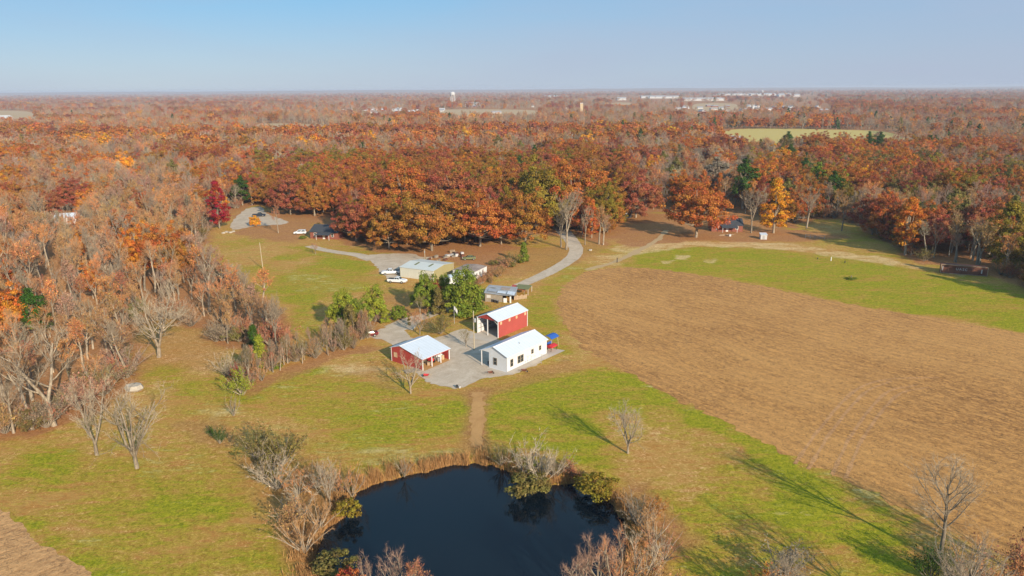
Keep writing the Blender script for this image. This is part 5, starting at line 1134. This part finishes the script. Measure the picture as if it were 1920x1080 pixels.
crate(G(857, 727), 0, (.4, .4, .5), M['dark'], 'small dark box at the front edge of the gravel yard'); barrel(G(862, 727.5), .4, .18, M['far_white'], 'small white bucket at the front edge of the gravel yard'); cart(G(982, 698), 0, 'rusty barrow at the corner of the concrete path', M['rust'])
# --- poles
def upole(px, py, ty, label, tr=False, arm=False, lean=0.):
    g = G(px, py); h = HT(px, py, ty); root = empty('utility_pole', (g[0], g[1], 0)); tag(root, label, 'pole'); MB().tube((0, 0, 0), (lean, 0, h), .15, .10, 10).build('pole', M['pole'], root)
    if tr: MB().lathe((.3, -.1, h * .72), [(.22, 0), (.26, .05), (.26, .75), (.15, .85)], 12).build('transformer', M['steel'], root); MB().box(-.05, -.22, h * .55, .1, -.12, h * .62).build('bracket', M['steel'], root)
    if arm: MB().box(-.9, -.06, h - .5, .9, .06, h - .38).build('crossarm', M['grey_wood'], root)
upole(889, 656, 583, 'utility pole with a grey transformer in front of the red garage', True); upole(493, 504, 455, 'tall pale utility pole standing on the lawn beside the left wood', lean=-.25)
g = G(852, 607); h = HT(852, 607, 573); root = empty('flagpole', (g[0], g[1], 0)); tag(root, 'slim flagpole with a hanging white flag behind the gravel yard', 'flagpole'); MB().tube((0, 0, 0), (0, 0, h), .06, .04, 8).build('pole', M['steel'], root)
f_ = MB(); fl = [(.05 + .12 * k, .10 * math.sin(k * 1.3), h - .2 - .16 * k * k * .16) for k in range(8)]; f_.add([p for p in fl] + [(a * .8, b, c - .9) for a, b, c in fl] + [(a, b + .02, c) for a, b, c in fl] + [(a * .8, b + .02, c - .9) for a, b, c in fl], [(i, i + 1, 9 + i, 8 + i) for i in range(7)] + [(16 + i, 24 + i, 25 + i, 17 + i) for i in range(7)]).build('flag', M['far_white'], root)
# --- houses in the woods
def cottage(p, deg, L_, W_, e_, r__, wall, roof, label, name='house', cat='house', group=None, porch=False, nwin=3):
    root = empty(name, (p[0], p[1], 0), R(deg)); tag(root, label, cat, group); w_ = MB(); w_.box(0, 0, 0, L_, W_, e_ - .02); w_.build('wall', wall, root)
    for x in (0, L_ - .1): MB().prism([(0, e_ - .02), (W_, e_ - .02), (W_ / 2, r__)], 'x', x, x + .1).build('gable', wall, root)
    rf = gable_roof(root, L_, W_, e_, r__, W_ / 2, .35, roof, .1)
    for k in range(nwin): window(root, 'y', L_ * (k + .6) / (nwin + .2), 1.0, .9, 1.2, fm=M['white_trim'])
    MB().box(L_ * .46, -.04, 0, L_ * .46 + .9, -.002, 2.05).build('door', M['white_trim'], root)
    if porch:
        MB().prism([(-2.4, e_ - .8), (-.3, e_ - .25), (-.3, e_ - .17), (-2.4, e_ - .72)], 'x', L_ * .3, L_ * .8).build('porch_roof', roof, root)
        for x in (L_ * .32, L_ * .78): MB().box(x, -2.3, 0, x + .12, -2.18, e_ - .75).build('porch_post', M['white_trim'], root)
    return root
cottage(G(582, 447), -14, 11.5, 9, 2.7, 4.7, M['brick'], M['dark_roof'], 'house with a dark shingle roof and pale porch under the oaks by the lawn', porch=True)
cottage(G(1334, 434), -5, 12, 8, 2.6, 4.6, M['brick'], M['dark_roof'], 'dark-roofed brick house hidden behind the big rust oak', porch=True)
cottage(G(1163, 409), 5, 5, 5, 2.6, 4.0, M['dark'], M['dark_roof'], 'small dark barn in the shade of the spreading oak', name='barn', cat='barn', nwin=1)
cottage(G(103, 421), 12, 9, 7, 2.8, 4.2, M['white_wall'], M['white_roof'], 'white-roofed building in a gap of the left wood', nwin=2); cottage(G(1131, 352), 2, 8, 8, 5.8, 8.0, M['far_white'], M['white_roof'], 'tall white house rising behind the oaks right of centre', nwin=2)
cottage(G(553, 394), 15, 4, 4, 5.0, 6.4, M['far_white'], M['far_roof'], 'white house front glimpsed between the dark red oak and the golden-brown oak', nwin=1); cottage(G(1492, 409), -6, 5, 4, 2.4, 3.4, M['far_roof'], M['far_roof'], 'pale house behind the bare trees right of the golden tree', nwin=1)
cottage(G(1360, 268), -8, 15, 8, 4, 7, M['far_white'], M['far_roof'], 'white house at the corner of the mown yellow field', nwin=2); cottage(G(1668, 400), 0, 10, 6, 3, 4.5, M['far_white'], M['far_roof'], 'pale building deep in the right-hand wood')
root = empty('white_shed', G(1426, 449), R(-6)); tag(root, 'small white box-like shed on the rust-coloured grass below the golden tree', 'shed'); MB().box(0, 0, 0, 2.3, 2.3, 1.75).build('wall', M['far_white'], root); MB().prism([(-.15, 1.76), (2.45, 2.1), (2.45, 2.17), (-.15, 1.83)], 'x', -.15, 2.45).build('roof', M['white_roof'], root); MB().box(.7, -.03, 0, 1.5, -.003, 1.5).build('door', M['steel'], root)
# --- shipping container
loc, rz, Lc_ = frame((1762, 511), (1838, 517)); loc = tuple(G(1763, 512)); root = empty('shipping_container', loc, rz); tag(root, 'long rust-brown shipping container at the shaded edge of the right-hand wood', 'container'); Lc_ = 12.2
MB().box(0, 0, .15, Lc_, 2.5, 2.75).build('box', M['rust'], root)
for x in (-.04, Lc_ - .12): MB().box(x, -.05, .1, x + .16, .1, 2.8).build('corner_post', M['wood'], root)
for z in (.08, 2.7): MB().box(.12, -.04, z, Lc_ - .12, .06, z + .14).build('rail', M['wood'], root)
MB().box(Lc_ * .86, -.02, .8, Lc_ * .86 + .3, -.002, 2.0).build('white_patch', M['far_white'], root); MB().box(Lc_ * .03, -.02, .9, Lc_ * .03 + .18, -.002, 2.3).build('white_patch', M['far_white'], root)
cu = bpy.data.curves.new('lettering', 'FONT'); cu.body = 'UASC'; cu.size = 1.0; cu.space_character = 1.35; cu.extrude = .008; to = bpy.data.objects.new('t', cu); COL.objects.link(to); bpy.context.view_layer.update()
tm_ = bpy.data.meshes.new_from_object(to); bpy.data.objects.remove(to); tm_.materials.clear(); tm_.materials.append(M['far_white']); lo = bpy.data.objects.new('lettering', tm_); COL.objects.link(lo); lo.parent = root; lo.location = (Lc_ * .32, -.02, 1.3); lo.rotation_euler = (R(90), 0, 0)
# --- scrap piles behind the workshop, field posts, fire pit things
r = random.Random(3)
for k in range(9):
    px, py = 838 + r.uniform(0, 34), 474 + r.uniform(0, 9); crate(G(px, py), r.uniform(0, 180), (r.uniform(.8, 2.2), r.uniform(.6, 1.2), r.uniform(.4, 1.1)), M['far_white' if k < 4 else r.choice(['rust', 'grey_wood', 'steel', 'wood'])], 'white discarded appliance in the scrap heap behind the workshop' if k < 4 else 'discarded box in the scrap heap behind the workshop', 'white scrap behind the workshop' if k < 4 else 'boxes in the scrap heap', 'scrap_box', 'scrap')
for k in range(8):
    px, py = 803 + r.uniform(0, 34), 481 + r.uniform(0, 8); crate(G(px, py), r.uniform(0, 180), (r.uniform(1, 2.6), r.uniform(.3, .8), r.uniform(.3, .8)), M[r.choice(['rust', 'wood', 'grey_wood', 'rust'])], 'timber or scrap lying in the row behind the workshop roof', 'timber pieces behind the workshop roof', 'scrap_box', 'scrap')
def boulder(p, s, label, group=None, mat='rock'):
    rs = np.random.RandomState(int(p[0] * 10) % 1000); b = MB(); vs = []; n = 8
    for j in range(5):
        ph = math.pi * j / 4
        for k in range(n): th = 2 * math.pi * k / n; q = s * (.8 + .35 * rs.rand()); vs.append((q * math.sin(ph) * math.cos(th) * 1.2, q * math.sin(ph) * math.sin(th), q * .6 * (math.cos(ph) + .5)))
    fs = [(j * n + k, j * n + (k + 1) % n, (j + 1) * n + (k + 1) % n, (j + 1) * n + k) for j in range(4) for k in range(n)]
    o = b.add(vs, fs).build('boulder', M[mat], None); o.location = (p[0], p[1], 0); tag(o, label, 'rock', group)
    if group: REG.append((o, label, PX(p[0], p[1])[0]))
boulder(G(252, 732), 1.5, 'pale rock pile hump at the wood edge behind the bare trees on the left'); boulder(G(1107, 470), .6, 'pale stone right of the lane bend')
for k, (px, py) in enumerate([(425, 436), (432, 437), (438, 435), (419, 438)]): boulder(G(px, py), .7, 'small pale stone in the heap below the gravel parking patch', 'stones below the parking patch')
for px, py, ty, mt, lb in [(1558, 489, 482, 'white_trim', 'white marker post standing on the bright meadow'), (1533, 486, 482.5, 'dark', 'dark stump left of the white marker post'), (1584, 493, 488.5, 'dark', 'dark stump right of the white marker post'), (1157, 492, 483, 'dark', 'dark post beside the faint track near the field corner'), (1596, 522, 517, 'grey_wood', 'low post in the green hummock on the bright meadow')]:
    g = G(px, py); o = MB().tube((0, 0, 0), (0, 0, HT(px, py, ty)), .16, .13, 8).build('marker_post', M[mt], None, .02); o.location = (g[0], g[1], 0); tag(o, lb, 'post')
T('shrub', 1596, 524, 519, 'green', 'small green hummock of weeds on the bright meadow', wide=3.2)
for k, (a, b) in enumerate([((1510, 446), (1546, 448))]):
    loc, rz, L_ = frame(a, b); root = empty('rail_fence', loc, rz); tag(root, 'thin rail fence in the shade of the right wood', 'fence')
    for j in range(5): MB().tube((L_ * j / 4, 0, 0), (L_ * j / 4, 0, 1.3), .07, n=6).build('post', M['steel'], root)
    for z in (.6, 1.2): MB().tube((0, 0, z), (L_, 0, z), .04, n=6).build('rail', M['steel'], root)
root = empty('lumber_pile', G(1360, 441), R(10)); tag(root, 'scattered pale boards on the grass between the rust oak and the bare grey tree', 'boards')
for k in range(6): MB().box(-3 + k * .9, -.8 + (k * 5 % 3) * .6, .0 + .05 * (k % 2), -1 + k * .9, -.5 + (k * 5 % 3) * .6, .12 + .05 * (k % 2)).build('board', M['wood'], root)
crate(G(1368, 443), 20, (.9, .7, .7), M['far_white'], 'pale box beside the scattered boards at the wood edge')
crate(G(1149, 410), 5, (1.6, 1., 1.1), M['far_white'], 'small white box left of the dark barn'); crate(G(1172, 412), 0, (.9, .9, 1.5), M['steel'], 'grey cabinet beside the dark barn', nm='cabinet', cat='cabinet')
# --- far town
g = G(12, 224); cottage((G(-30, 224)[0], G(-30, 224)[1]), 0, 52, 14, 3.4, 8., M['far_white'], M['far_white'], 'long white building in the clearing at the far left', name='long_building', cat='building', nwin=6)
def far_house(px, py, r, label, group, big=1.):
    g = G(px, py); L_ = r.uniform(12, 20) * big; W_ = r.uniform(8, 11) * (1 + (big - 1) * .4); e_ = r.uniform(2.4, 3.6); root = empty('far_house', (g[0], g[1], 0), R(r.choice([0, 0, 90]) + r.uniform(-20, 20))); tag(root, label, 'house', group); REG.append((root, label, px))
    MB().box(0, 0, 0, L_, W_, e_).build('wall', M['far_white'] if r.random() < .75 else M['brick'], root); MB().prism([(-.4, e_ + .01), (W_ + .4, e_ + .01), (W_ / 2, e_ + W_ * .3)], 'x', -.4, L_ + .4).build('roof', M[r.choice(['far_white', 'far_white', 'far_roof', 'far_roof', 'far_roof'])], root)
r = random.Random(12)
for k in range(26): far_house(r.choice([690, 700, 712, 740, 745, 770, 776, 815, 822]) + r.uniform(-5, 5), r.uniform(204, 213), r, 'small pale house in the far settlement left of the legged water tower', 'houses of the far settlement')
for k in range(36): far_house(r.uniform(1228, 1545), r.uniform(200, 210), r, 'small pale house of the far town on the right', 'houses of the far town', 1.1)
for px, py in ((641, 206), (886, 201), (523, 207), (528, 206), (922, 213), (1003, 201), (1130, 207), (1066, 207), (164, 212), (1716, 181), (230, 214), (60, 193)): far_house(px, py, r, 'lone pale house among the far woods', 'lone houses of the far woods', 1.4)
for px, py, L_, lb in [(1225, 184, 130, 'long white warehouse left in the far town'), (1245, 184.5, 150, 'bright white warehouse roof in the far town'), (1320, 189, 170, 'pale grey warehouse in the far town centre'), (1395, 178.5, 420, 'longest white warehouse by the round water tower'), (1445, 179, 260, 'white warehouse right of the round water tower'), (1166, 188, 40, 'small grey warehouse left of the far town'), (1035, 183, 90, 'thin white warehouse far beyond the centre woods'), (1480, 181, 120, 'white warehouse at the right end of the far town'), (884, 200, 40, 'pale flat building in the woods right of the legged tower')]:
    g = G(px, py); root = empty('warehouse', (g[0] - L_ / 2, g[1], 0), R(-4)); tag(root, lb, 'warehouse'); MB().box(0, 0, 0, L_, 60, 9.5).build('wall', M['far_white'], root); MB().prism([(-1, 9.51), (61, 9.51), (30, 13)], 'x', -1, L_ + 1).build('roof', M['far_white'], root)
def wtower(px, py, ty, label, legs):
    g = G(px, py); d = math.hypot(g[0], g[1]); h = CAMH - (ty - PX(g[0], g[1], CAMH)[1]) * d / FPX; root = empty('water_tower', (g[0], g[1], 0)); tag(root, label, 'water tower'); s = h / 50
    if legs:
        MB().lathe((0, 0, 0), [(1., h * .62 * 0 + h * .68), (7.5 * s, h * .7), (9.5 * s, h * .78), (9.5 * s, h * .9), (7 * s, h * .97), (.5, h)], 20).build('tank', M['far_white'], root, smooth=True)
        for k in range(5): a = k * 1.2566 + .4; MB().tube((11.5 * s * math.cos(a), 11.5 * s * math.sin(a), 0), (8.8 * s * math.cos(a), 8.8 * s * math.sin(a), h * .76), 1.0 * s, n=8).build('leg', M['far_white'], root)
        MB().tube((0, 0, 0), (0, 0, h * .7), 1.6 * s, n=10).build('riser', M['far_white'], root)
    else:
        MB().lathe((0, 0, 0), [(9 * s, 0), (5 * s, h * .12), (4 * s, h * .4), (4.5 * s, h * .55), (8 * s, h * .62), (12 * s, h * .76), (11.5 * s, h * .87), (8 * s, h * .96), (1, h)], 20).build('tank', M['far_white'], root, smooth=True)
wtower(849, 197, 171.5, 'white water tower on legs rising above the far woods, left of centre', True); wtower(1429, 178, 168.5, 'round white water tower beside the long warehouse in the far town', False)
root = empty('silo', G(1090, 216)); tag(root, 'pale square tower standing above the middle woods', 'tower'); MB().box(-3, -3, 0, 3, 3, 24).build('shaft', M['tan_metal'], root); MB().box(-3.3, -3.3, 24, 3.3, 3.3, 25).build('cap', M['far_white'], root)
# --- reeds: dry grass round the pond
rs = np.random.RandomState(6); pn = len(POND); tw = []; seg = np.roll(POND, -1, 0) - POND; ln_ = np.hypot(seg[:, 0], seg[:, 1]); cs = np.cumsum(ln_) / ln_.sum(); cen = POND.mean(0)
V = []; n_ = 20000; ii = np.searchsorted(cs, rs.rand(n_)).clip(0, pn - 1); base = POND[ii] + seg[ii] * rs.rand(n_, 1); nrm = np.stack([seg[ii][:, 1], -seg[ii][:, 0]], 1) / (ln_[ii][:, None] + 1e-9)
sgn = np.sign(((base - cen) * nrm).sum(1))[:, None]; nrm = nrm * sgn; off = np.abs(rs.normal(size=(n_, 1))) * (.55 + 1.5 * vnoise(base[:, 0], base[:, 1], 6, 71)[:, None]) - .25
pb = base + nrm * off; hgt = (.35 + .9 * rs.rand(n_)) * (.5 + 1.1 * vnoise(pb[:, 0], pb[:, 1], 3, 72)); z0 = -1.7 * sstep(-1.5, 2.5, sdist(pb[:, 0], pb[:, 1], POND)) - .05
P0 = np.stack([pb[:, 0], pb[:, 1], z0], 1); P1 = P0 + np.stack([rs.normal(size=n_) * .22, rs.normal(size=n_) * .22, hgt + .1], 1)
d = P1 - P0; q = rs.normal(size=d.shape); s = np.cross(d, q); s /= np.linalg.norm(s, axis=1)[:, None]; Vv = np.stack([P0 - s * .04, P0 + s * .04, P1], 1).reshape(-1, 3)
me = fastmesh('reed_bed', Vv, np.full(n_, 3), np.arange(len(Vv)), [M['reed']], var=rs.rand(n_)); o = bpy.data.objects.new('reed_bed', me); COL.objects.link(o); o['kind'] = 'stuff'; o['label'] = 'dry tan reeds and grass fringing the pond'; o['category'] = 'reeds'
# --- haze over everything
hz = MB().box(-26000, -26000, -4, 26000, 26000, 62).build('haze', M['far_white'], None); hz.data.materials.clear(); hm = bpy.data.materials.new('haze'); hm.use_nodes = True; ht = hm.node_tree; ht.nodes.clear()
ho = ht.nodes.new('ShaderNodeOutputMaterial'); hv = ht.nodes.new('ShaderNodeVolumePrincipled'); hv.inputs['Color'].default_value = (.72, .80, .95, 1); hv.inputs['Density'].default_value = 1e-4; hv.inputs['Anisotropy'].default_value = .0
ht.links.new(hv.outputs[0], ho.inputs['Volume']); hz.data.materials.append(hm); hz['kind'] = 'stuff'; hz['label'] = 'thin blue haze lying over the whole countryside'
finish_labels()
